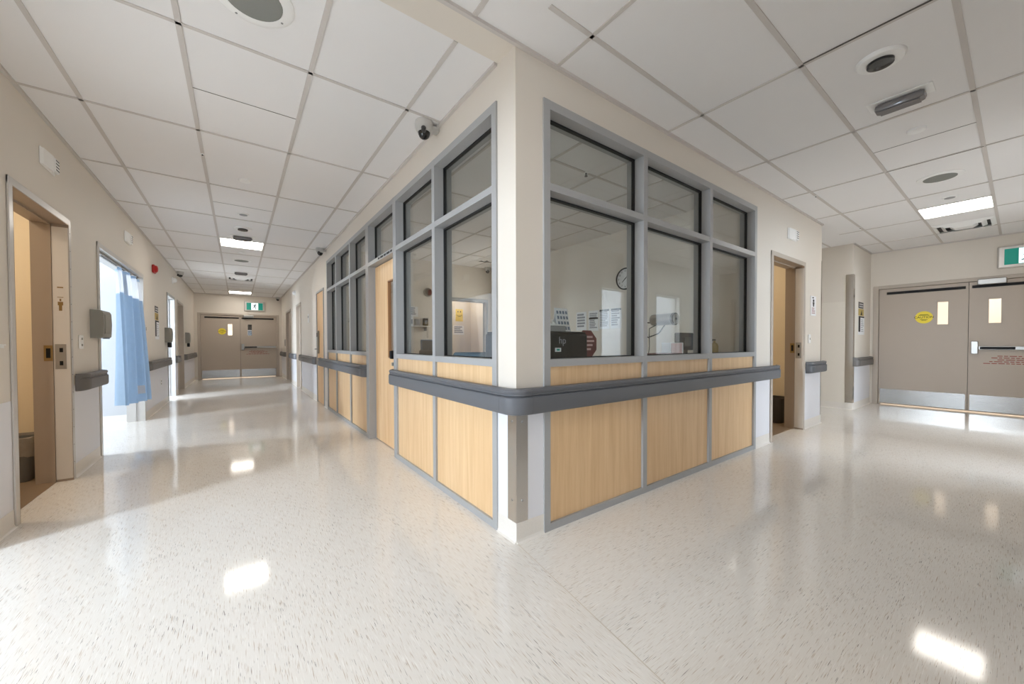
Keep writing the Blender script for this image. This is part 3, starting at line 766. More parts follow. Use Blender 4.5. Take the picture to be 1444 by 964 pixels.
def dispenser(label, wall, a, z, spout=True, w_=.26, h_=.29):
    s_ = 1
    root = thing('hand_sanitiser_dispenser', label, 'dispenser', wp(wall, a, 0, z - h_ / 2), 'grey wall dispensers')
    mb = MB()
    prof = [(.001, -h_ / 2), (.07, -h_ / 2), (.088, -h_ / 2 + .012), (.094, 0), (.09, h_ / 2 - .03), (.078, h_ / 2 - .006), (.001, h_ / 2)]
    mb.loft([[wp(wall, a + k * w_ / 2, n, z + dz) for n, dz in prof] for k in (-1, -.9, .9, 1)]); obj('body', mb, 'grey_pl', root)
    mb = MB()
    mb.loft([[wp(wall, a + k * w_ * .36, n, z + dz) for n, dz in ((.088, -.10), (.098, -.095), (.1, .0), (.098, .09), (.086, .10))] for k in (-1, 1)]); obj('front_cover', mb, 'grey_pl', root)
    if spout:
        mb = MB(); mb.w(wall, a - .06, a + .06, .03, .085, z - h_ / 2 - .10, z - h_ / 2, .01); obj('spout', mb, 'black', root)
    else:
        mb = MB(); mb.w(wall, a - .03, a + .03, .06, .10, z - h_ / 2 - .006, z - h_ / 2 + .002, .002); obj('outlet', mb, 'dark', root)
dispenser('plain grey dispenser above the handrail stub by the bright doorway', 'L', 5.50, 1.36, False, .30, .28)
dispenser('grey dispenser with a black spout next to the notices', 'L', 10.05, 1.345)
dispenser('grey dispenser with a black spout nearest the far double doors', 'L', 13.55, 1.34)

def notice(label, wall, a, ztop, w_):
    s_ = sgn(wall); A = lambda u: a + s_ * u
    root = thing('notice_board', label, 'notice', wp(wall, a, 0, ztop - .6))
    def q(nm, m_, u0, u1, za, zb, n=.004): 
        mb = MB(); mb.w(wall, A(u0), A(u1), .001, n, ztop - zb, ztop - za); return obj(nm, mb, m_, root)
    q('room_number_plate', 'dark', 0, w_ * .8, 0, .11)
    mb = MB()
    for zz in (.03, .07): mb.w(wall, A(.05), A(w_ * .75), .004, .0045, ztop - zz - .012, ztop - zz)
    obj('plate_lettering', mb, 'paper', root)
    c = q('card', 'olive', 0, w_ * .85, .12, .24)
    mb = MB(); mb.prism([wp(wall, A(w_ * .3), .0045, ztop - .23), wp(wall, A(w_ * .6), .0045, ztop - .23), wp(wall, A(w_ * .5), .0045, ztop - .135)], Vector(WN[wall]) * .0005); obj('card_symbol', mb, 'blackink', c)
    p = q('notice_sheet', 'paper', 0, w_, .25, .58)
    mb = MB(); mb.w(wall, A(0), A(w_ * .3), .0041, .0046, ztop - .53, ztop - .265); mb.w(wall, A(0), A(w_ * .95), .0041, .0046, ztop - .275, ztop - .25)
    obj('dark_band', mb, 'blackink', p)
    mb = MB()
    for k in range(7): mb.w(wall, A(w_ * .4), A(w_ * random.uniform(.7, .93)), .0041, .0045, ztop - .32 - k * .034, ztop - .31 - k * .034)
    obj('notice_lettering', mb, 'greyink', p)
notice('stacked notices and number plate on the wall past the curtain', 'L', 8.88, 1.83, .40)
notice('stacked notices and number plate beside the short corridor double doors', 'Q', 8.86, 1.88, .42)
root = thing('washroom_sign', 'narrow white sign with a black figure and red lines by the washroom', 'sign', wp('Q', 6.43, 0, 1.53))
mb = MB(); mb.w('Q', 6.32, 6.54, .001, .006, 1.53, 1.80, .001); obj('sign_plate', mb, 'paper', root)
mb = MB(); nv = Vector(WN['Q']) * .0008
mb.prism([wp('Q', 6.43 + .032 * math.cos(2 * PI * k / 20), .0062, 1.737 + .020 * math.sin(2 * PI * k / 20)) for k in range(20)], nv)
mb.prism([wp('Q', u, .0062, z) for u, z in ((6.39, 1.715), (6.47, 1.715), (6.455, 1.68), (6.45, 1.655), (6.41, 1.655), (6.405, 1.68))], nv)
mb.w('Q', 6.38, 6.44, .0062, .007, 1.768, 1.785); obj('figure', mb, 'blackink', root)
mb = MB()
for k in range(5): mb.w('Q', 6.36, 6.36 + random.uniform(.08, .14), .0062, .007, 1.56 + k * .018, 1.567 + k * .018)
obj('red_lettering', mb, 'redink', root)
root = thing('wall_shelf', 'thin white ledge at the very edge of the patient room wall', 'ledge', wp('L', 3.55, 0, 1.14))
mb = MB(); mb.w('L', 3.46, 3.66, .001, .012, 1.135, 1.155, .002); obj('ledge', mb, 'white_pl', root)
mb = MB(); mb.w('L', 3.46, 3.66, .012, .02, 1.150, 1.158, .002); obj('lip', mb, 'white_pl', root)

# ------------------------------------------------------------------ ceiling fixtures
def troffer(label, x, y, s=.59, sy=None):
    sy = sy or s
    root = thing('ceiling_light', label, 'ceiling light', (x, y, CEIL), 'ceiling light panels')
    mb = MB(); z_ = CEIL - .008; b_ = .008
    for a in ((x - s / 2, x - s / 2 + b_, y - sy / 2, y + sy / 2), (x + s / 2 - b_, x + s / 2, y - sy / 2, y + sy / 2), (x - s / 2, x + s / 2, y - sy / 2, y - sy / 2 + b_), (x - s / 2, x + s / 2, y + sy / 2 - b_, y + sy / 2)): mb.box(*a, z_, CEIL - .001)
    obj('trim_frame', mb, 'white_pl', root)
    mb = MB(); mb.box(x - s / 2 + b_, x + s / 2 - b_, y - sy / 2 + b_, y + sy / 2 - b_, CEIL - .005, CEIL - .001); obj('diffuser', mb, 'lamp', root)
xc = XB0 + 1.5 * SX; yc = YR0 - 1.5 * SR
troffer('lit ceiling panel beside the emergency lamp in the long corridor', xc, YB0 + 4.25 * SY)
troffer('lit ceiling panel nearest the far double doors', xc, YB0 + 10 * SY + .3)
troffer('lit ceiling panel in front of the short corridor double doors', XR0 + 4.75 * SXR, yc)
troffer('lit ceiling panel over the camera', xc, 0.35)
troffer('lit ceiling panel behind the camera', xc, -3.2)
def round_fit(name, label, cat, x, y, rad, inner, m_in, depth=.012, recess=0.0):
    root = thing(name, label, cat, (x, y, CEIL))
    mb = MB(); mb.lathe([(rad, -.0005), (rad, depth * .4), (rad * .92, depth), (inner, depth), (inner * .99, depth * .3)], (x, y, CEIL), (0, 0, -1), 40); obj('trim_ring', mb, 'white_pl', root, smooth=True)
    mb = MB(); mb.lathe([(inner, depth * .5), (inner * .98, depth * 1.15 + recess), (inner * .6, depth * 1.3 + recess), (.002, depth * 1.35 + recess)], (x, y, CEIL), (0, 0, -1), 40); obj('grille' if m_in == 'speaker' else 'lens', mb, m_in, root, smooth=True)
    return root
big = round_fit('ceiling_speaker', 'large round ceiling speaker cut by the top of the frame', 'speaker', xc + .005, 2.25, .175, .125, 'speaker')
mb = MB()
for th in (.5, 2.0, 3.6, 5.2):
    mb = MB(); mb.lathe([(.006, .0), (.005, .002)], (xc + .15 * math.cos(th), 2.25 + .15 * math.sin(th), CEIL - .012), (0, 0, -1), 10); obj('screw', mb, 'midgrey', big)
round_fit('ceiling_speaker', 'round ceiling speaker past the lit panel in the long corridor', 'speaker', xc, 9.35, .165, .12, 'speaker')
round_fit('ceiling_speaker', 'round ceiling speaker before the lit panel in the short corridor', 'speaker', 5.835, yc, .165, .12, 'speaker')
round_fit('recessed_downlight', 'black recessed downlight in a wide white ring in the short corridor', 'downlight', 3.13, yc + .005, .112, .062, 'lens_dark', .02, .012)
round_fit('recessed_downlight', 'black recessed downlight next to the emergency lamp in the long corridor', 'downlight', xc, 6.75, .112, .062, 'lens_dark', .02, .012)
round_fit('smoke_detector', 'flat white smoke detector in the long corridor ceiling', 'smoke detector', xc, 4.78, .05, .03, 'white_pl', .016)
round_fit('smoke_detector', 'flat white smoke detector in the short corridor ceiling', 'smoke detector', 4.39, yc, .055, .03, 'white_pl', .016)
round_fit('smoke_detector', 'tiny white detector past the lit panel in the long corridor', 'smoke detector', xc, 8.5, .05, .03, 'white_pl', .016)
round_fit('air_valve', 'small grey round vent before the black downlight in the long corridor', 'vent', xc, 6.02, .062, .045, 'midgrey', .014)
round_fit('air_valve', 'small grey round vent before the lit panel in the short corridor', 'vent', 6.72, yc, .062, .045, 'midgrey', .014)
def sprinkler(label, x, y, z=CEIL):
    root = thing('sprinkler_head', label, 'sprinkler', (x, y, z))
    mb = MB(); mb.lathe([(.03, 0), (.03, .004), (.012, .008)], (x, y, z), (0, 0, -1), 20); obj('escutcheon', mb, 'white_pl', root)
    mb = MB(); mb.lathe([(.008, .006), (.007, .03), (.012, .032), (.016, .040), (.003, .042)], (x, y, z), (0, 0, -1), 14); obj('deflector', mb, 'dark', root)
def grid_dot(label, x, y):
    root = thing('sprinkler_head', label, 'sprinkler', (x, y, CEIL - .006))
    mb = MB(); mb.lathe([(.013, 0), (.013, .003), (.008, .006)], (x, y, CEIL - .006), (0, 0, -1), 14); obj('flange', mb, 'white_pl', root)
    mb = MB(); mb.lathe([(.007, .005), (.006, .012)], (x, y, CEIL - .006), (0, 0, -1), 12); obj('nozzle', mb, 'black', root)
grid_dot('tiny dark nozzle in a ceiling bar of the long corridor', XB0 + SX, 4.33)
grid_dot('tiny dark nozzle in a ceiling bar over the short corridor washroom', 5.40, YR0)
grid_dot('tiny dark nozzle in a ceiling bar near the short corridor recess', 7.40, YR0)
def emergency(label, x, y, along):
    root = thing('emergency_light', label, 'emergency light', (x, y, CEIL))
    ww, ll = (.32, .155) if along == 'x' else (.155, .32)      # plate extents in x, y
    mb = MB(); mb.box(x - ll / 2 if along == 'y' else x - ll / 2, x + ll / 2, y - ww / 2, y + ww / 2, CEIL - .006, CEIL - .0005, .002)
    obj('mounting_plate', mb, 'white_pl', root)
    bl_, bw_ = (.095, .25) if along == 'x' else (.25, .095)
    mb = MB(); mb.box(x - bl_ / 2, x + bl_ / 2, y - bw_ / 2, y + bw_ / 2, CEIL - .062, CEIL - .006, .022); obj('lens', mb, 'lens', root, smooth=True)
    mb = MB(); mb.box(x - bl_ * .4, x + bl_ * .4, y - bw_ * .4, y + bw_ * .4, CEIL - .0655, CEIL - .0615, .002); obj('lens_face', mb, 'lens', root)
emergency('boxy smoked emergency lamp behind the black downlight in the short corridor', 3.735, yc + .005, 'x')
emergency('boxy emergency lamp in front of the lit long corridor panel', xc, 7.28, 'y')
emergency('small boxy emergency lamp beside the air diffuser far down the long corridor', xc, 10.9, 'y')
def diffuser(label, x, y):
    root = thing('air_diffuser', label, 'air diffuser', (x, y, CEIL)); z_ = CEIL
    for k, (s_, d_) in enumerate(((.29, .012), (.21, .02), (.13, .028))):
        mb = MB(); i_ = s_ - .045
        for ring in range(1):
            o_ = [(x - s_, y - s_, z_ - .001), (x + s_, y - s_, z_ - .001), (x + s_, y + s_, z_ - .001), (x - s_, y + s_, z_ - .001)]
            ii = [(x - i_, y - i_, z_ - d_ - .012), (x + i_, y - i_, z_ - d_ - .012), (x + i_, y + i_, z_ - d_ - .012), (x - i_, y + i_, z_ - d_ - .012)]
            o2 = [(a, b_, c - .003) for a, b_, c in o_]; i2 = [(a, b_, c - .003) for a, b_, c in ii]
            mb.loft([o_, ii, i2, o2, o_], caps=False)
        obj('vane', mb, 'white_pl', root)
    mb = MB(); mb.box(x - .25, x + .25, y - .25, y + .25, z_ - .003, z_ - .0005); obj('dark_throat', mb, 'black', root)
    mb = MB(); mb.box(x - .085, x + .085, y - .085, y + .085, z_ - .042, z_ - .032, .003); obj('centre_plate', mb, 'white_pl', root)
diffuser('square air diffuser past the lit panel in the short corridor', 8.50, yc)
diffuser('square air diffuser far down the long corridor', xc, 11.9)
def dome_cam(label, x, y, arm=None):
    root = thing('security_camera', label, 'security camera', (x, y, CEIL), 'dome security cameras')
    mb = MB(); mb.lathe([(.066, 0), (.068, .02), (.062, .06), (.052, .078), (.044, .082)], (x, y, CEIL), (0, 0, -1), 36); obj('housing', mb, 'cam_shell', root, smooth=True)
    mb = MB(); mb.lathe([(.046, .078), (.044, .095), (.034, .116), (.018, .128), (.002, .131)], (x, y, CEIL), (0, 0, -1), 32); dm = obj('dome', mb, 'lens_dark', root, smooth=True)
    mb = MB(); mb.lathe([(.018, .09), (.017, .125), (.012, .1305)], (x - .012, y - .02, CEIL), (-.2, -.45, -.9), 16); obj('lens', mb, 'dark', dm, smooth=True)
    if arm:
        mb = MB(); mb.box(x + .05, arm, y - .03, y + .03, CEIL - .055, CEIL - .015, .006); obj('bracket', mb, 'cam_shell', root)
dome_cam('white dome security camera beside the corner column', 1.17, 2.73, XP - .002)
dome_cam('white dome security camera above the far end of the office screen', 1.19, 7.37, XP - .002)
dome_cam('white dome security camera on the patient room side of the ceiling', -1.07, 11.6)
dome_cam('white dome security camera in the corner over the far double doors', 1.17, 15.88)

# ------------------------------------------------------------------ curtain
root = thing('curtain_track', 'thin aluminium curtain track under the head of the bright doorway', 'curtain track', (XL, 6.7, 2.15))
mb = MB(); mb.box(-1.215, -1.19, OP2[0] + .02, OP2[1] - .02, 2.135, 2.163, .004); obj('track', mb, 'alu', root)
mb = MB(); mb.box(-1.208, -1.197, 6.0, 7.8, 2.129, 2.136); obj('slot', mb, 'dark', root)
root = thing('privacy_curtain', 'blue hospital curtain with a white net top gathered in the bright doorway', 'curtain', (-1.17, 7.1, 0.40))
def curt(s, z):
    t = max(0.0, min(1.0, (2.10 - z) / 1.72))            # 0 at the track, 1 at the hem
    y0 = 6.58 - .50 * t ** 1.1; y1 = 7.70 - .12 * t ** 1.3
    ph = 2 * PI * (3.1 * s + .10 * t)
    amp = .042 + .045 * t * (0.6 + .4 * math.sin(3 * s * PI))
    x = -1.203 + .10 * t ** .8 + amp * math.sin(ph) + .012 * math.sin(2.3 * ph + 1)
    y = y0 + (y1 - y0) * s + .02 * math.cos(ph)
    return x, y, z
def sheet_mesh(s0, s1, z0_, z1_, ns, nz, hem=False):
    mb = MB(); v = []; f = []
    for j in range(nz + 1):
        for i in range(ns + 1):
            s = s0 + (s1 - s0) * i / ns; z = z1_ + (z0_ - z1_) * j / nz
            if hem: z = z + (z1_ - z) / (z1_ - z0_) * (.0) - j / nz * .10 * s
            v.append(curt(s, z))
    for j in range(nz):
        for i in range(ns): f.append((j * (ns + 1) + i, j * (ns + 1) + i + 1, (j + 1) * (ns + 1) + i + 1, (j + 1) * (ns + 1) + i))
    mb._add(v, f)
    r = bmesh.ops.solidify(mb.bm, geom=mb.bm.faces[:], thickness=.003)
    return mb
cz = 1.80
obj('curtain_body', sheet_mesh(0, 1, .45, cz, 110, 30, True), 'curtain', root, smooth=True)
obj('net_top', sheet_mesh(0, 1, cz, 2.08, 110, 6), 'net', root, smooth=True, label='white net top')
obj('heading_tape', sheet_mesh(0, 1, 2.08, 2.115, 110, 2), 'curtain', root, smooth=True)
obj('net_strap', sheet_mesh(.22, .36, cz, 2.08, 16, 6), 'curtain', root, smooth=True)
for k in range(9):
    s = .03 + k * .117; x, y, z = curt(s, 2.115)
    mb = MB(); mb.tube([(x, y, 2.108), (x + .004, y, 2.118), (-1.2025, y, 2.127)], .003, 6); obj('hook', mb, 'white_pl', root)
def patch(s0, s1, z0_, z1_, off):
    mb = MB(); v = []; n = 8
    for z in (z0_, z1_):
        for i in range(n + 1):
            x, y, zz = curt(s0 + (s1 - s0) * i / n, z); v.append((x + off, y - .004, zz))
    mb._add(v, [(i, i + 1, n + 2 + i, n + 1 + i) for i in range(n)]); return mb
p = patch(.50, .66, .49, .60, .02)
bmesh.ops.solidify(p.bm, geom=p.bm.faces[:], thickness=.002)
obj('fabric_label', p, 'paper', root, label='white tag near the hem')
# ------------------------------------------------------------------ side rooms (what the doorways show)
def boxes(name, lst, m_, label): 
    mb = MB()
    for b_ in lst: mb.box(*b_)
    return struct(name, mb, m_, label, 'wall')
# washroom off the long corridor
boxes('wall_washroom', [(-3.2, -1.34, 5.30, 5.36, 0, CEIL), (-3.26, -3.2, 3.45, 5.36, 0, CEIL), (-3.2, -1.34, 3.45, 3.50, 0, CEIL)], 'wall_warm', 'warm cream washroom walls seen through the nearest doorway')
mb = MB(); mb.box(-3.2, -1.245, 3.5, 5.3, 0, .003); struct('floor_washroom', mb, 'washfloor', 'brown washroom floor inside the nearest doorway', 'floor')
# washroom off the short corridor
boxes('wall_toilet', [(4.86, 6.61, 3.75, 3.81, 0, CEIL), (4.80, 4.86, YQ + T, 3.81, 0, CEIL), (6.55, 6.61, YQ + T, 3.75, 0, CEIL)], 'wall_warm', 'warm cream washroom walls seen through the short corridor doorway')
mb = MB(); mb.box(4.86, 6.55, YQ + .10, 3.75, 0, .003); struct('floor_toilet', mb, 'washfloor', 'brown washroom floor inside the short corridor doorway', 'floor')
# patient bays with outside windows on the west
def bay(name, y0, y1, wy0, wy1, xw=-5.0, label=''):
    l = [(xw, XL - T, y1, y1 + .06, 0, CEIL), (xw, XL - T, y0 - .06, y0, 0, CEIL)]
    z0_, z1_ = 1.15, 2.55
    l += [(xw - .1, xw, y0 - .06, y1 + .06, 0, z0_), (xw - .1, xw, y0 - .06, y1 + .06, z1_, CEIL), (xw - .1, xw, y0 - .06, wy0, z0_, z1_), (xw - .1, xw, wy1, y1 + .06, z0_, z1_)]
    o = boxes(name, l, 'wall_white', label)
    mb = MB(); t_ = .05
    for b_ in ((wy0, wy0 + t_, z0_, z1_), (wy1 - t_, wy1, z0_, z1_), (wy0, wy1, z0_, z0_ + t_), (wy0, wy1, z1_ - t_, z1_)): mb.box(xw - .07, xw - .02, *b_)
    wf_ = obj('window_frame', mb, 'frame_gray', o)
    mb = MB(); mb.box(xw - .05, xw - .044, wy0, wy1, z0_, z1_); obj('window_pane', mb, 'skyglass', wf_)
bay('wall_bay_near', -0.6, 3.39, 1.05, 1.75, label='white walls of the patient room beside the camera')
bay('wall_bay', 5.42, 7.87, 5.95, 6.65, label='bright white patient room walls behind the blue curtain')
bay('wall_bay_far', 8.4, 11.4, 8.7, 9.6, label='pale walls of the patient room past the notices')
mb = MB()
mb.loft([[Vector((x, 7.87 - n, z)) for n, z in prof] for x in (-4.9, XL - T)])
struct('baseboard_bay', mb, 'cove', 'pale coved base inside the bright patient room', 'baseboard')
# rooms on the far side of the short corridor
def south(name, x0, x1, wx0, wx1, label):
    yw = -4.5; z0_, z1_ = .6, 2.3
    l = [(x0 - .06, x0, yw, YS - T, 0, CEIL), (x1, x1 + .06, yw, YS - T, 0, CEIL)]
    l += [(x0, x1, yw - .1, yw, 0, z0_), (x0, x1, yw - .1, yw, z1_, CEIL), (x0, wx0, yw - .1, yw, z0_, z1_), (wx1, x1, yw - .1, yw, z0_, z1_)]
    o = boxes(name, l, 'wall_white', label)
    mb = MB(); t_ = .05
    for a, c, zz0, zz1 in ((wx0, wx0 + t_, z0_, z1_), (wx1 - t_, wx1, z0_, z1_), (wx0, wx1, z0_, z0_ + t_), (wx0, wx1, z1_ - t_, z1_)): mb.box(a, c, yw - .07, yw - .02, zz0, zz1)
    wf_ = obj('window_frame', mb, 'frame_gray', o)
    mb = MB(); mb.box(wx0, wx1, yw - .05, yw - .044, z0_, z1_); obj('window_pane', mb, 'skyglass', wf_)
south('wall_lounge', 1.6, 4.4, 1.9, 3.7, 'white walls of the room facing the office screen')
south('wall_ward', 4.6, 8.6, 5.2, 8.0, 'white walls of the room facing the short corridor washroom')
# vestibules beyond the double doors
boxes('wall_vestibule_east', [(XD + .2, 12.5, 2.0, 2.1, 0, CEIL), (XD + .2, 12.5, -1.1, -1.0, 0, CEIL), (12.5, 12.6, -1.1, 2.1, 0, CEIL)], 'wall', 'vestibule walls beyond the short corridor double doors')
boxes('wall_vestibule_end', [(-1.5, -1.4, YE + .2, 18.5, 0, CEIL), (1.5, 1.6, YE + .2, 18.5, 0, CEIL), (-1.5, 1.6, 18.5, 18.6, 0, CEIL)], 'wall', 'vestibule walls beyond the far double doors')
# casings of the doorways in the opposite wall
for i, (a, c, t_) in enumerate(SO):
    door_frame(f'door_{13 + i}', ('wide bright doorway facing the office screen', 'narrow bright doorway facing the office side', 'bright doorway facing the short corridor washroom')[i], 'S', a, c, t_, .19, 'frame_light', 'frame_light')

# ------------------------------------------------------------------ waste bins
def bin_(label, x, y, w_, d_, h_, m_, liner):
    root = thing('waste_bin', label, 'waste bin', (x, y, .003))
    def ring(k, z): 
        r = .05; hw, hd = w_ / 2 * k, d_ / 2 * k; out = []
        for cx_, cy_, a0 in ((hw - r, hd - r, 0), (-hw + r, hd - r, 90), (-hw + r, -hd + r, 180), (hw - r, -hd + r, 270)):
            for t_ in range(5):
                th = math.radians(a0 + 22.5 * t_); out.append((x + cx_ + r * math.cos(th), y + cy_ + r * math.sin(th), .003 + z))
        return out
    mb = MB(); mb.loft([ring(.82, 0), ring(.84, .01), ring(.98, h_ - .03), ring(1.03, h_ - .03), ring(1.03, h_), ring(.97, h_), ring(.80, .012)]); obj('bucket', mb, m_, root, smooth=True)
    if liner:
        mb = MB(); mb.loft([ring(1.0, h_ * .60), ring(1.035, h_ - .06), ring(1.055, h_ - .035), ring(1.05, h_ + .015), ring(1.0, h_ + .02), ring(.93, h_ - .06)], caps=False)
        for v in mb.bm.verts: v.co += Vector((random.uniform(-.003, .003), random.uniform(-.003, .003), random.uniform(-.006, .006)))
        obj('liner', mb, 'liner', root, smooth=True, label='crumpled plastic bag liner over the rim')
bin_('grey waste bin with a bag liner in the nearest washroom', -1.60, 5.03, .40, .26, .36, 'bin', True)
bin_('dark waste bin in the short corridor washroom', 6.36, 2.12, .34, .24, .36, 'bin_dark', False)

# ------------------------------------------------------------------ office interior
OX, OY = 4.7, 7.2
boxes('wall_office', [(OX, OX + .08, YQ + .14, 5.55, 0, CEIL), (OX, OX + .08, 6.85, OY, 0, CEIL), (OX, OX + .08, 5.55, 6.85, 0, 1.0), (OX, OX + .08, 5.55, 6.85, 2.2, CEIL), (5.4, 5.46, 5.3, 7.1, 0, CEIL), (OX + .08, 5.4, 5.3, 5.36, 0, CEIL), (OX + .08, 5.4, 7.04, 7.1, 0, CEIL), (XP + .14, 3.62, OY, OY + .1, 0, CEIL), (4.58, OX + .08, OY, OY + .1, 0, CEIL), (3.62, 4.58, OY, OY + .1, 2.13, CEIL),  # includes the side opening and closed recess added for the fill light
      (3.4, 4.78, 8.2, 8.26, 0, CEIL), (3.34, 3.4, OY + .1, 8.26, 0, CEIL), (4.72, 4.78, OY + .1, 8.2, 0, CEIL)], 'wall', 'beige office walls behind the glazed screens')
mb = MB()
for a, c, zz0, zz1 in ((5.55, 5.6, 1.0, 2.2), (6.8, 6.85, 1.0, 2.2), (5.6, 6.8, 1.0, 1.05), (5.6, 6.8, 2.15, 2.2)): mb.box(OX - .012, OX + .09, a, c, zz0, zz1)
sw = struct('window_added', mb, 'frame_gray', 'side window frame added out of view around the office fill light', 'window', loc=(OX, 6.2, 1.0))  # made-up window, out of view, that holds the office fill light
mb = MB(); mb.box(OX + .05, OX + .056, 5.6, 6.8, 1.05, 2.15); obj('pane', mb, 'glass', sw)
of = door_frame('door_16', 'doorway in the office back wall with notes on the wall behind', 'B', 3.64, 4.55, 2.10, .12, 'frame_gray', 'frame_gray')
mb = MB(); mb.box(3.66, 3.70, OY + .12, OY + .95, .01, 2.09); lf = obj('door_leaf', mb, 'oak', of)
mb = MB(); mb.tube([(3.70, OY + .85, 1.0), (3.75, OY + .85, 1.0), (3.76, OY + .74, 1.0)], .011, 8); obj('lever', mb, 'brass', lf, smooth=True)
g = MB(); z0, z1 = CEIL - .006, CEIL - .0005
for k in range(5): g.box(XP + .14, OX, 2.583 + k * SX * 1.96 - tw, 2.583 + k * SX * 1.96 + tw, z0, z1)
for k in range(6): g.box(1.75 + k * .61 - tw, 1.75 + k * .61 + tw, YQ + .14, OY, z0, z1 - .0004)
obj('ceiling_grid', g, 'tbar', ceil_o)
def sheet_thing(name, label, cat, wall, a, z, w_, h_, m_='paper', lines=8, head=False, group=None, extra=None):
    s_ = sgn(wall); A = lambda u: a + s_ * u
    root = thing(name, label, cat, wp(wall, a, 0, z - h_ / 2), group)
    mb = MB(); mb.w(wall, A(-w_ / 2), A(w_ / 2), .001, .003, z - h_ / 2, z + h_ / 2); obj('page', mb, m_, root)
    if lines:
        mb = MB()
        for k in range(lines):
            zz = z + h_ * .36 - k * h_ * .78 / lines
            mb.w(wall, A(-w_ * .4), A(w_ * random.uniform(.1, .42)), .003, .0036, zz - h_ * .25 / lines, zz + h_ * .25 / lines)
        obj('print', mb, 'greyink', root)
    if head:
        mb = MB(); mb.w(wall, A(-w_ * .46), A(w_ * .46), .003, .0037, z + h_ * (.5 - head) - .014, z + h_ * (.5 - head) + .014); obj('heading_bar', mb, 'blackink', root)
    return root
sheet_thing('wall_notice', 'pale paper notice nearest the printer on the office wall', 'notice', 'R', 4.42, 1.53, .23, .31, lines=5, group='notices on the office wall')
sheet_thing('wall_notice', 'paper notice with a dark bar across its middle on the office wall', 'notice', 'R', 4.15, 1.525, .21, .33, lines=9, head=.38, group='notices on the office wall')
sheet_thing('wall_notice', 'paper notice with a dark top bar next to the clock side on the office wall', 'notice', 'R', 3.925, 1.54, .21, .31, lines=9, head=.05, group='notices on the office wall')
sheet_thing('wall_notice', 'paper notice with a dark top bar directly below the clock', 'notice', 'R', 3.70, 1.54, .21, .31, lines=7, head=.05, group='notices on the office wall')
# notes on the wall behind the office doorway (y = 8.2)
WPT['N'] = lambda a, n: (a, 8.2 - n); WR['N'] = (1, 0, 0); WN['N'] = (0, -1, 0)
nn = sheet_thing('wall_notice', 'yellow paper with a hand-drawn smile behind the office doorway', 'notice', 'N', 4.40, 1.86, .20, .30, 'noteyellow', 0)
mb = MB()
for du in (-.035, .035): mb.prism([wp('N', 4.40 + du + .014 * math.cos(2 * PI * k / 14), .0032, 1.945 + .018 * math.sin(2 * PI * k / 14)) for k in range(14)], (0, -.0006, 0))
arc = [(.075 * math.cos(math.radians(t)), .06 * math.sin(math.radians(t))) for t in range(200, 341, 14)]
for (a0, b0), (a1, b1) in zip(arc, arc[1:]): mb.prism([wp('N', 4.40 + a0, .0032, 1.90 + b0), wp('N', 4.40 + a1, .0032, 1.90 + b1), wp('N', 4.40 + a1, .0032, 1.888 + b1), wp('N', 4.40 + a0, .0032, 1.888 + b0)], (0, -.0006, 0))
obj('drawing', mb, 'blackink', nn)
sheet_thing('wall_notice', 'white paper notice below the yellow smile sheet', 'notice', 'N', 4.38, 1.49, .30, .22, lines=4)
# clock
root = thing('wall_clock', 'round wall clock with a black rim on the dim office wall', 'clock', wp('R', 3.514, 0, 2.12))
c_ = wp('R', 3.514, 0, 2.12)
mb = MB(); mb.lathe([(.162, .001), (.164, .03), (.158, .04), (.146, .038), (.146, .02)], c_, WN['R'], 48); obj('rim', mb, 'black', root, smooth=True)
mb = MB(); mb.lathe([(.147, .018), (.147, .022)], c_, WN['R'], 48); fc = obj('dial', mb, 'paper', root)
mb = MB()
for k in range(12):
    th = 2 * PI * k / 12; u, z = .118 * math.sin(th), .118 * math.cos(th)
    pp = [(u - .011, z - .013), (u + .011, z - .013), (u + .011, z + .013), (u - .011, z + .013)]
    t1 = text_mesh(str(12 if k == 0 else k), .038, wp('R', 3.514 - u, .0225, 2.12 + z), WR['R'], WN['R'], .0004)
    tmp = bpy.data.meshes.new('n'); t1.bm.to_mesh(tmp); t1.bm.free(); mb.bm.from_mesh(tmp); bpy.data.meshes.remove(tmp)
obj('numeral', mb, 'blackink', fc)
def hand(ang, L_, w_):
    th = math.radians(ang); d_ = (math.sin(th), math.cos(th)); n_ = (d_[1], -d_[0]); mb = MB()
    mb.prism([wp('R', 3.514 - (d_[0] * t_ + n_[0] * q), .025, 2.12 + d_[1] * t_ + n_[1] * q) for t_, q in ((-.02, w_), (L_, w_ * .6), (L_, -w_ * .6), (-.02, -w_))], (-.002, 0, 0)); return mb
obj('hour_hand', hand(228, .075, .007), 'blackink', root); obj('minute_hand', hand(48, .105, .005), 'blackink', root)
# counter ledge behind the short-corridor screen
CT = 1.03
root = thing('office_counter', 'pale counter ledge behind the short corridor screen', 'counter', (3.0, 2.1, 0))
mb = MB(); mb.box(1.55, 4.68, YQ + .20, 2.55, CT - .03, CT, .004); obj('worktop', mb, 'midgrey', root)
for x in (1.6, 3.1, 4.62):
    mb = MB(); mb.box(x - .02, x + .02, YQ + .21, 2.5, 0, CT - .03); obj('support_panel', mb, 'maple', root)
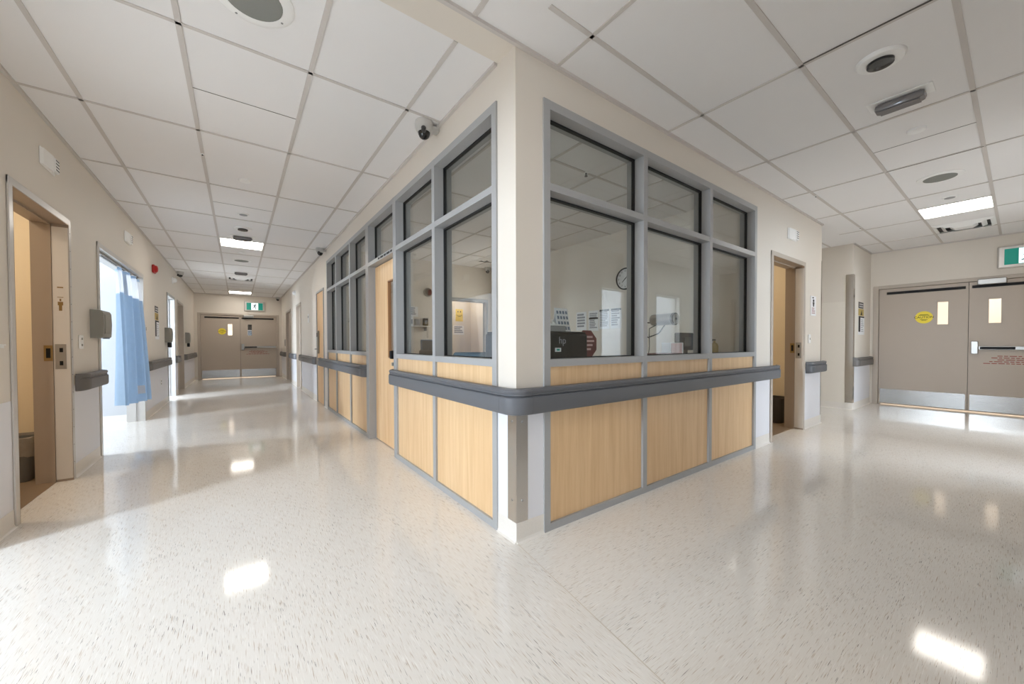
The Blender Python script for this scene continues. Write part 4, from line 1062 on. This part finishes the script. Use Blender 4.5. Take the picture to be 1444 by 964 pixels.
# printer
root = thing('printer', 'black printer box with a pale logo behind the first short corridor pane', 'printer', (1.92, 2.25, CT))
mb = MB(); mb.box(1.57, 2.24, 2.04, 2.50, CT, CT + .20, .012); bd = obj('body', mb, 'black', root)
mb = MB(); mb.box(1.58, 2.23, 2.05, 2.49, CT + .20, CT + .215, .006); obj('lid', mb, 'black', root)
obj('logo', text_mesh('hp', .075, (1.965, 2.0392, CT + .145), (1, 0, 0), (0, -1, 0)), 'greyink', bd)
mb = MB(); mb.box(1.89, 1.95, 2.038, 2.0405, CT + .062, CT + .092); st = obj('sticker', mb, 'paper', bd)
mb = MB(); mb.box(1.905, 1.935, 2.0375, 2.0382, CT + .070, CT + .084); obj('sticker_mark', mb, 'green', st)
# things on the printer
root = thing('desk_calendar', 'upright white calendar card with rows of blue pictures on the printer', 'calendar', (2.14, 2.30, CT + .215))
mb = MB(); mb.prism([(2.15, 2.28, CT + .215), (2.30, 2.28, CT + .215), (2.30, 2.33, CT + .425), (2.15, 2.33, CT + .425)], (0, .004, 0)); cp = obj('card', mb, 'paper', root)
mb = MB()
for r in range(4):
    for c in range(4):
        xx = 2.165 + c * .034; zz = CT + .24 + r * .045; yy = 2.278 + (zz - CT - .215) * .238
        mb.prism([(xx, yy, zz), (xx + .02, yy, zz), (xx + .02, yy + .006, zz + .026), (xx, yy + .006, zz + .026)], (0, -.001, 0))
obj('picture_grid', mb, 'monitor_blue', cp)
mb = MB(); mb.prism([(2.16, 2.36, CT + .215), (2.29, 2.36, CT + .215), (2.29, 2.335, CT + .40), (2.16, 2.335, CT + .40)], (0, .003, 0)); obj('stand', mb, 'paper', root)
def bottle(label, x, y, r, h_, m_, z=CT + .215):
    root = thing('bottle', label, 'bottle', (x, y, z))
    mb = MB(); mb.lathe([(r, 0), (r, h_ * .6), (r * .9, h_ * .7), (r * .4, h_ * .78), (r * .4, h_ * .84)], (x, y, z), (0, 0, 1), 20); obj('body', mb, m_, root, smooth=True)
    mb = MB(); mb.lathe([(r * .48, h_ * .84), (r * .48, h_)], (x, y, z), (0, 0, 1), 16); obj('cap', mb, 'white_pl', root, smooth=True)
bottle('white bottle at the frame end of the printer top', 1.86, 2.22, .028, .15, 'white_pl')
bottle('grey bottle in the middle of the printer top', 1.97, 2.25, .026, .13, 'midgrey')
bottle('small pale bottle next to the calendar on the printer', 2.04, 2.23, .024, .10, 'white_pl')
root = thing('paper_box', 'low pale box lying on the printer', 'box', (1.95, 2.14, CT + .215))
mb = MB(); mb.box(1.88, 2.06, 2.10, 2.19, CT + .215, CT + .26, .004); obj('box', mb, 'midgrey', root)
mb = MB(); mb.box(1.875, 2.065, 2.095, 2.195, CT + .26, CT + .27, .002); obj('lid', mb, 'white_pl', root)
root = thing('speaker_box', 'dark box standing behind the bottles at the edge of the pane', 'box', (1.93, 2.42, CT + .215))
mb = MB(); mb.box(1.82, 2.03, 2.37, 2.47, CT + .215, CT + .38, .008); obj('cabinet', mb, 'black', root)
mb = MB(); mb.box(1.84, 2.01, 2.366, 2.371, CT + .23, CT + .365, .002); obj('grille', mb, 'dark', root)
root = thing('stop_sign_board', 'dark red eight-sided board leaning beside the printer', 'sign', (2.36, 2.15, CT))
mb = MB(); r = .125; mb.prism([(2.345 + r * math.cos(PI / 8 + k * PI / 4), 2.14 + .10 * 0, CT + .117 + r * math.sin(PI / 8 + k * PI / 4)) for k in range(8)], (0, .006, 0)); bd = obj('board', mb, 'darkred', root)
mb = MB()
for k in range(4): mb.box(2.30, 2.30 + .13 - .02 * abs(k - 1), 2.1385, 2.1402, CT + .17 - k * .034, CT + .186 - k * .034)
obj('lettering', mb, 'pinkpaper', bd)
root = thing('card_stack', 'tan card leaning behind the printer', 'card', (2.24, 2.53, CT))
mb = MB(); mb.prism([(2.20, 2.515, CT), (2.40, 2.515, CT), (2.34, 2.53, CT + .25), (2.27, 2.53, CT + .25)], (0, .004, 0)); obj('card', mb, 'olive', root)
mb = MB(); mb.prism([(2.42, 2.515, CT), (2.50, 2.515, CT), (2.46, 2.53, CT + .2), (2.40, 2.53, CT + .2)], (0, .004, 0)); obj('folded_sheet', mb, 'paper', root)
# cylinder lamp
root = thing('desk_lamp', 'silver cylinder lamp on a thin dark stem behind the middle pane', 'lamp', (3.30, 2.12, CT))
ax = Vector((-.096, -.994, .0)); cc = Vector((3.42, 2.10, 1.39))
mb = MB(); mb.lathe([(.054, -.14), (.057, -.13), (.057, .10)], cc, ax, 36); obj('lamp_head', mb, 'alu', root, smooth=True)
mb = MB(); mb.lathe([(.0575, .10), (.060, .104), (.060, .122), (.050, .128)], cc, ax, 36); rg = obj('rim', mb, 'black', root, smooth=True)
mb = MB(); mb.lathe([(.052, .124), (.050, .130), (.012, .131), (.012, .126)], cc, ax, 32); obj('front_plate', mb, 'grey_pl', root, smooth=True)
mb = MB(); mb.lathe([(.013, .128), (.012, .1325)], cc, ax, 18); obj('bulb_hole', mb, 'black', root)
mb = MB(); mb.tube([(3.30, 2.20, CT + .012), (3.302, 2.19, 1.12), (3.298, 2.19, 1.22), (3.30, 2.19, 1.30), (3.40, 2.16, 1.345)], .0045, 8); obj('stem', mb, 'black', root, smooth=True)
mb = MB(); mb.tube([cc + Vector((.0, .13, -.03)), (3.30, 2.30, 1.37), (3.19, 2.26, 1.34), (3.15, 2.20, 1.25), (3.21, 2.14, 1.21), (3.32, 2.10, 1.25), (3.42, 2.10, 1.332)], .006, 8); obj('cord', mb, 'black', root, smooth=True)
mb = MB(); mb.lathe([(.06, 0), (.06, .008), (.01, .014)], (3.30, 2.20, CT), (0, 0, 1), 28); obj('base', mb, 'black', root)
root = thing('folder', 'flat red folder on the counter behind the middle pane', 'folder', (3.22, 2.0, CT))
mb = MB(); mb.box(3.02, 3.40, 1.90, 2.10, CT, CT + .03, .003); obj('cover', mb, 'darkred', root)
mb = MB(); mb.box(3.025, 3.395, 1.895, 1.91, CT + .008, CT + .022); obj('pages', mb, 'paper', root)
root = thing('form_holder', 'white box with a pink sheet beside the black monitor', 'holder', (3.57, 2.08, CT))
mb = MB(); mb.box(3.46, 3.70, 2.06, 2.16, CT, CT + .13, .003); obj('holder', mb, 'paper', root)
mb = MB(); mb.box(3.47, 3.66, 2.052, 2.059, CT + .02, CT + .125); obj('pink_sheet', mb, 'pinkpaper', root)
root = thing('computer_monitor', 'black monitor seen from behind in the middle pane', 'monitor', (3.9, 2.25, CT))
mb = MB(); mb.box(3.87, 4.17, 2.20, 2.26, CT + .045, CT + .24, .01); obj('shell', mb, 'black', root)
mb = MB(); mb.box(3.95, 4.09, 2.18, 2.20, CT + .09, CT + .19, .006); obj('rear_housing', mb, 'dark', root)
mb = MB(); mb.box(4.00, 4.04, 2.20, 2.24, CT + .01, CT + .10); mb.box(3.93, 4.11, 2.15, 2.30, CT, CT + .012, .004); obj('stand', mb, 'black', root)
root = thing('hand_wash_bottle', 'pale pump bottle behind the last short corridor pane', 'bottle', (4.43, 2.1, CT))
mb = MB(); mb.lathe([(.04, 0), (.042, .09), (.03, .12), (.012, .13), (.012, .15)], (4.44, 2.1, CT), (0, 0, 1), 24); obj('body', mb, 'olive', root, smooth=True)
mb = MB(); mb.box(4.40, 4.455, 2.09, 2.11, CT + .15, CT + .17, .004); obj('pump', mb, 'dark', root)
root = thing('plastic_tub', 'pale plastic tub beside the pump bottle', 'tub', (4.30, 2.15, CT))
mb = MB(); mb.lathe([(.06, 0), (.07, .14), (.074, .15)], (4.30, 2.2, CT), (0, 0, 1), 28); obj('tub', mb, 'midgrey', root, smooth=True)
mb = MB(); mb.lathe([(.075, .15), (.075, .165), (.02, .17)], (4.30, 2.2, CT), (0, 0, 1), 28); obj('lid', mb, 'white_pl', root, smooth=True)
# chairs
def chair(label, x, y, rz, m_, top):
    root = thing('office_chair', label, 'chair', (x, y, 0))
    cr, sr = math.cos(rz), math.sin(rz)
    def Pt(u, v, z): return Vector((x + u * cr - v * sr, y + u * sr + v * cr, z))
    def bx(nm, u0, u1, v0, v1, z0_, z1_, mm_, bev=.02):
        mb = MB(); mb.box(u0, u1, v0, v1, z0_, z1_, bev)
        for v in mb.bm.verts: v.co = Pt(*v.co)
        return obj(nm, mb, mm_, root, smooth=True)
    bx('seat', -.24, .24, -.23, .23, .43, .50, m_); bx('backrest', -.22, .22, .24, .30, top - .42, top, m_, .025)
    mb = MB(); mb.tube([Pt(0, .15, .44), Pt(0, .30, .47), Pt(0, .31, top - .3)], .022, 8); obj('back_bracket', mb, 'black', root, smooth=True)
    mb = MB(); mb.lathe([(.03, .10), (.025, .43)], (x, y, 0), (0, 0, 1), 16); obj('column', mb, 'black', root, smooth=True)
    for k in range(5):
        th = rz + 2 * PI * k / 5; d_ = Vector((math.cos(th), math.sin(th), 0))
        mb = MB(); mb.tube([Vector((x, y, .11)), Vector((x, y, .07)) + d_ * .29], .018, 8); lg = obj('leg', mb, 'black', root, smooth=True)
        mb = MB(); mb.lathe([(.027, -.012), (.027, .012)], Vector((x, y, .028)) + d_ * .29, d_.cross(Vector((0, 0, 1))), 14); obj('caster', mb, 'black', lg)
    for s_ in (-1, 1):
        mb = MB(); mb.tube([Pt(s_ * .2, .05, .46), Pt(s_ * .29, .05, .50), Pt(s_ * .29, .03, .68), Pt(s_ * .27, -.12, .69)], .016, 8); obj('armrest', mb, 'black', root, smooth=True)
chair('blue-grey office chair just inside the near office pane', 1.98, 3.2, PI * .75, 'bluegrey', 1.075)
chair('brown office chair deep in the office', 2.55, 5.7, PI * .9, 'brown', 1.06)
# desk with a monitor at the back of the office
root = thing('desk', 'pale desk along the office back wall', 'desk', (2.6, 6.8, 0))
mb = MB(); mb.box(1.9, 3.5, 6.45, 7.18, .71, .74, .004); obj('desktop', mb, 'maple', root)
for x in (1.93, 3.45):
    mb = MB(); mb.box(x - .015, x + .015, 6.5, 7.15, 0, .71); obj('side_panel', mb, 'maple', root)
root = thing('computer_monitor', 'blue-grey monitor on the desk at the office back wall', 'monitor', (3.05, 6.9, .74))
mb = MB(); mb.box(2.86, 3.22, 6.88, 6.92, .90, 1.24, .01); obj('shell', mb, 'monitor_blue', root)
mb = MB(); mb.box(2.88, 3.20, 6.876, 6.881, .92, 1.22); obj('screen', mb, 'dark', root)
mb = MB(); mb.box(3.02, 3.06, 6.90, 6.94, .75, .95); mb.box(2.94, 3.14, 6.84, 7.0, .74, .752, .004); obj('stand', mb, 'monitor_blue', root)
root = thing('wall_shelf', 'thin shelf of small items on the office back wall', 'shelf', (2.9, 7.1, 1.5))
mb = MB(); mb.box(2.65, 3.13, 7.05, 7.198, 1.50, 1.52, .002); obj('board', mb, 'white_pl', root)
for x in (2.72, 3.06):
    mb = MB(); mb.box(x - .008, x + .008, 7.08, 7.198, 1.42, 1.50); obj('bracket', mb, 'grey_pl', root)
for i, (x, w_, h_, m_, lb) in enumerate(((2.74, .10, .17, 'paper', 'white packet at the end of the office shelf'), (2.88, .09, .13, 'midgrey', 'grey packet in the middle of the office shelf'), (3.05, .09, .15, 'brown', 'brown box at the free end of the office shelf'))):
    root = thing('supply_box', lb, 'box', (x, 7.12, 1.52))
    mb = MB(); mb.box(x - w_ / 2, x + w_ / 2, 7.08, 7.16, 1.52, 1.52 + h_, .004); obj('carton', mb, m_, root)
    mb = MB(); mb.box(x - w_ * .3, x + w_ * .3, 7.0785, 7.0805, 1.55, 1.52 + h_ * .7); obj('carton_print', mb, 'greyink', root)
sheet_thing('wall_notice', 'pale poster above the shelf on the office back wall', 'notice', 'B', 2.80, 1.80, .26, .20, lines=4)
sprinkler('sprinkler head on the office ceiling behind the first short corridor pane', 2.81, 2.58)
dome_cam('white dome security camera on the office ceiling by the back doorway', 4.50, 7.05)
diffuser('square air diffuser on the dim office ceiling', 4.2, 6.3)
root = thing('wall_speaker', 'round brown speaker high on the office back wall', 'speaker', wp('B', 3.14, 0, 2.21))
mb = MB(); mb.lathe([(.09, .001), (.09, .03), (.08, .04)], wp('B', 3.14, 0, 2.21), WN['B'], 28); obj('rim', mb, 'grey_pl', root, smooth=True)
mb = MB(); mb.lathe([(.075, .038), (.06, .048), (.01, .05)], wp('B', 3.14, 0, 2.21), WN['B'], 28); obj('grille', mb, 'brown', root, smooth=True)

# ------------------------------------------------------------------ light
def area(name, loc, d, sx_, sy_, power, col):
    ld = bpy.data.lights.new(name, 'AREA'); ld.shape = 'RECTANGLE'; ld.size = sx_; ld.size_y = sy_; ld.energy = power; ld.color = col
    o = bpy.data.objects.new(name, ld); COL.objects.link(o); o.location = loc
    o.rotation_euler = Vector(d).to_track_quat('-Z', 'Y').to_euler()
    return o
COOL = (0.77, 0.885, 1.0); WARM = (1.0, 0.90, 0.74); NEUT = (1.0, 0.95, 0.88)
area('daylight_near_bay', (-4.93, 1.40, 1.85), (1, 0, -.45), .62, 1.3, 290, COOL)
area('daylight_bay', (-4.93, 6.3, 1.85), (1, 0, -.25), .62, 1.3, 195, COOL)
area('daylight_far_bay', (-4.93, 9.15, 1.85), (1, .2, -.25), .8, 1.3, 460, COOL)
area('daylight_end', (.1, -4.93, 1.4), (0, 1, 0), 1.9, 1.7, 25, COOL)
area('daylight_lounge', (2.8, -4.43, 1.45), (0, 1, 0), 1.7, 1.6, 20, COOL)
area('daylight_ward', (6.6, -4.43, 1.85), (0, 1, -.25), 2.6, 1.3, 340, COOL)
area('washroom_lamp', (-2.2, 4.3, 2.80), (0, 0, -1), .5, .5, 16, WARM)
area('toilet_lamp', (5.7, 2.9, 2.80), (0, 0, -1), .5, .5, 9, WARM)
area('vestibule_lamp_east', (11.2, .5, 2.80), (0, 0, -1), 1.2, 1.2, 60, NEUT)
area('vestibule_lamp_end', (0, 17.3, 2.80), (0, 0, -1), 1.2, 1.2, 60, NEUT)
area('office_lamp', (3.9, 7.75, 2.80), (0, 0, -1), .5, .5, 11, NEUT)
area('office_fill', (4.72, 6.2, 1.6), (-1, .15, -.1), 1.2, 1.1, 16, NEUT)  # added fill light in the unseen side opening, brightens the office

w = bpy.data.worlds.new('sky'); SC.world = w; w.use_nodes = True
bg = w.node_tree.nodes['Background']; bg.inputs[0].default_value = (.75, .86, 1.0, 1); bg.inputs[1].default_value = 1.0

# ------------------------------------------------------------------ render look
vs = SC.view_settings
vs.view_transform = 'Standard'; vs.look = 'None'; vs.exposure = 0.10; vs.gamma = 1.0; vs.use_curve_mapping = False
SC.cycles.max_bounces = 12; SC.cycles.diffuse_bounces = 7; SC.cycles.glossy_bounces = 5; SC.cycles.transparent_max_bounces = 16
SC.cycles.use_denoising = True
SC.cycles.sample_clamp_indirect = 8.0
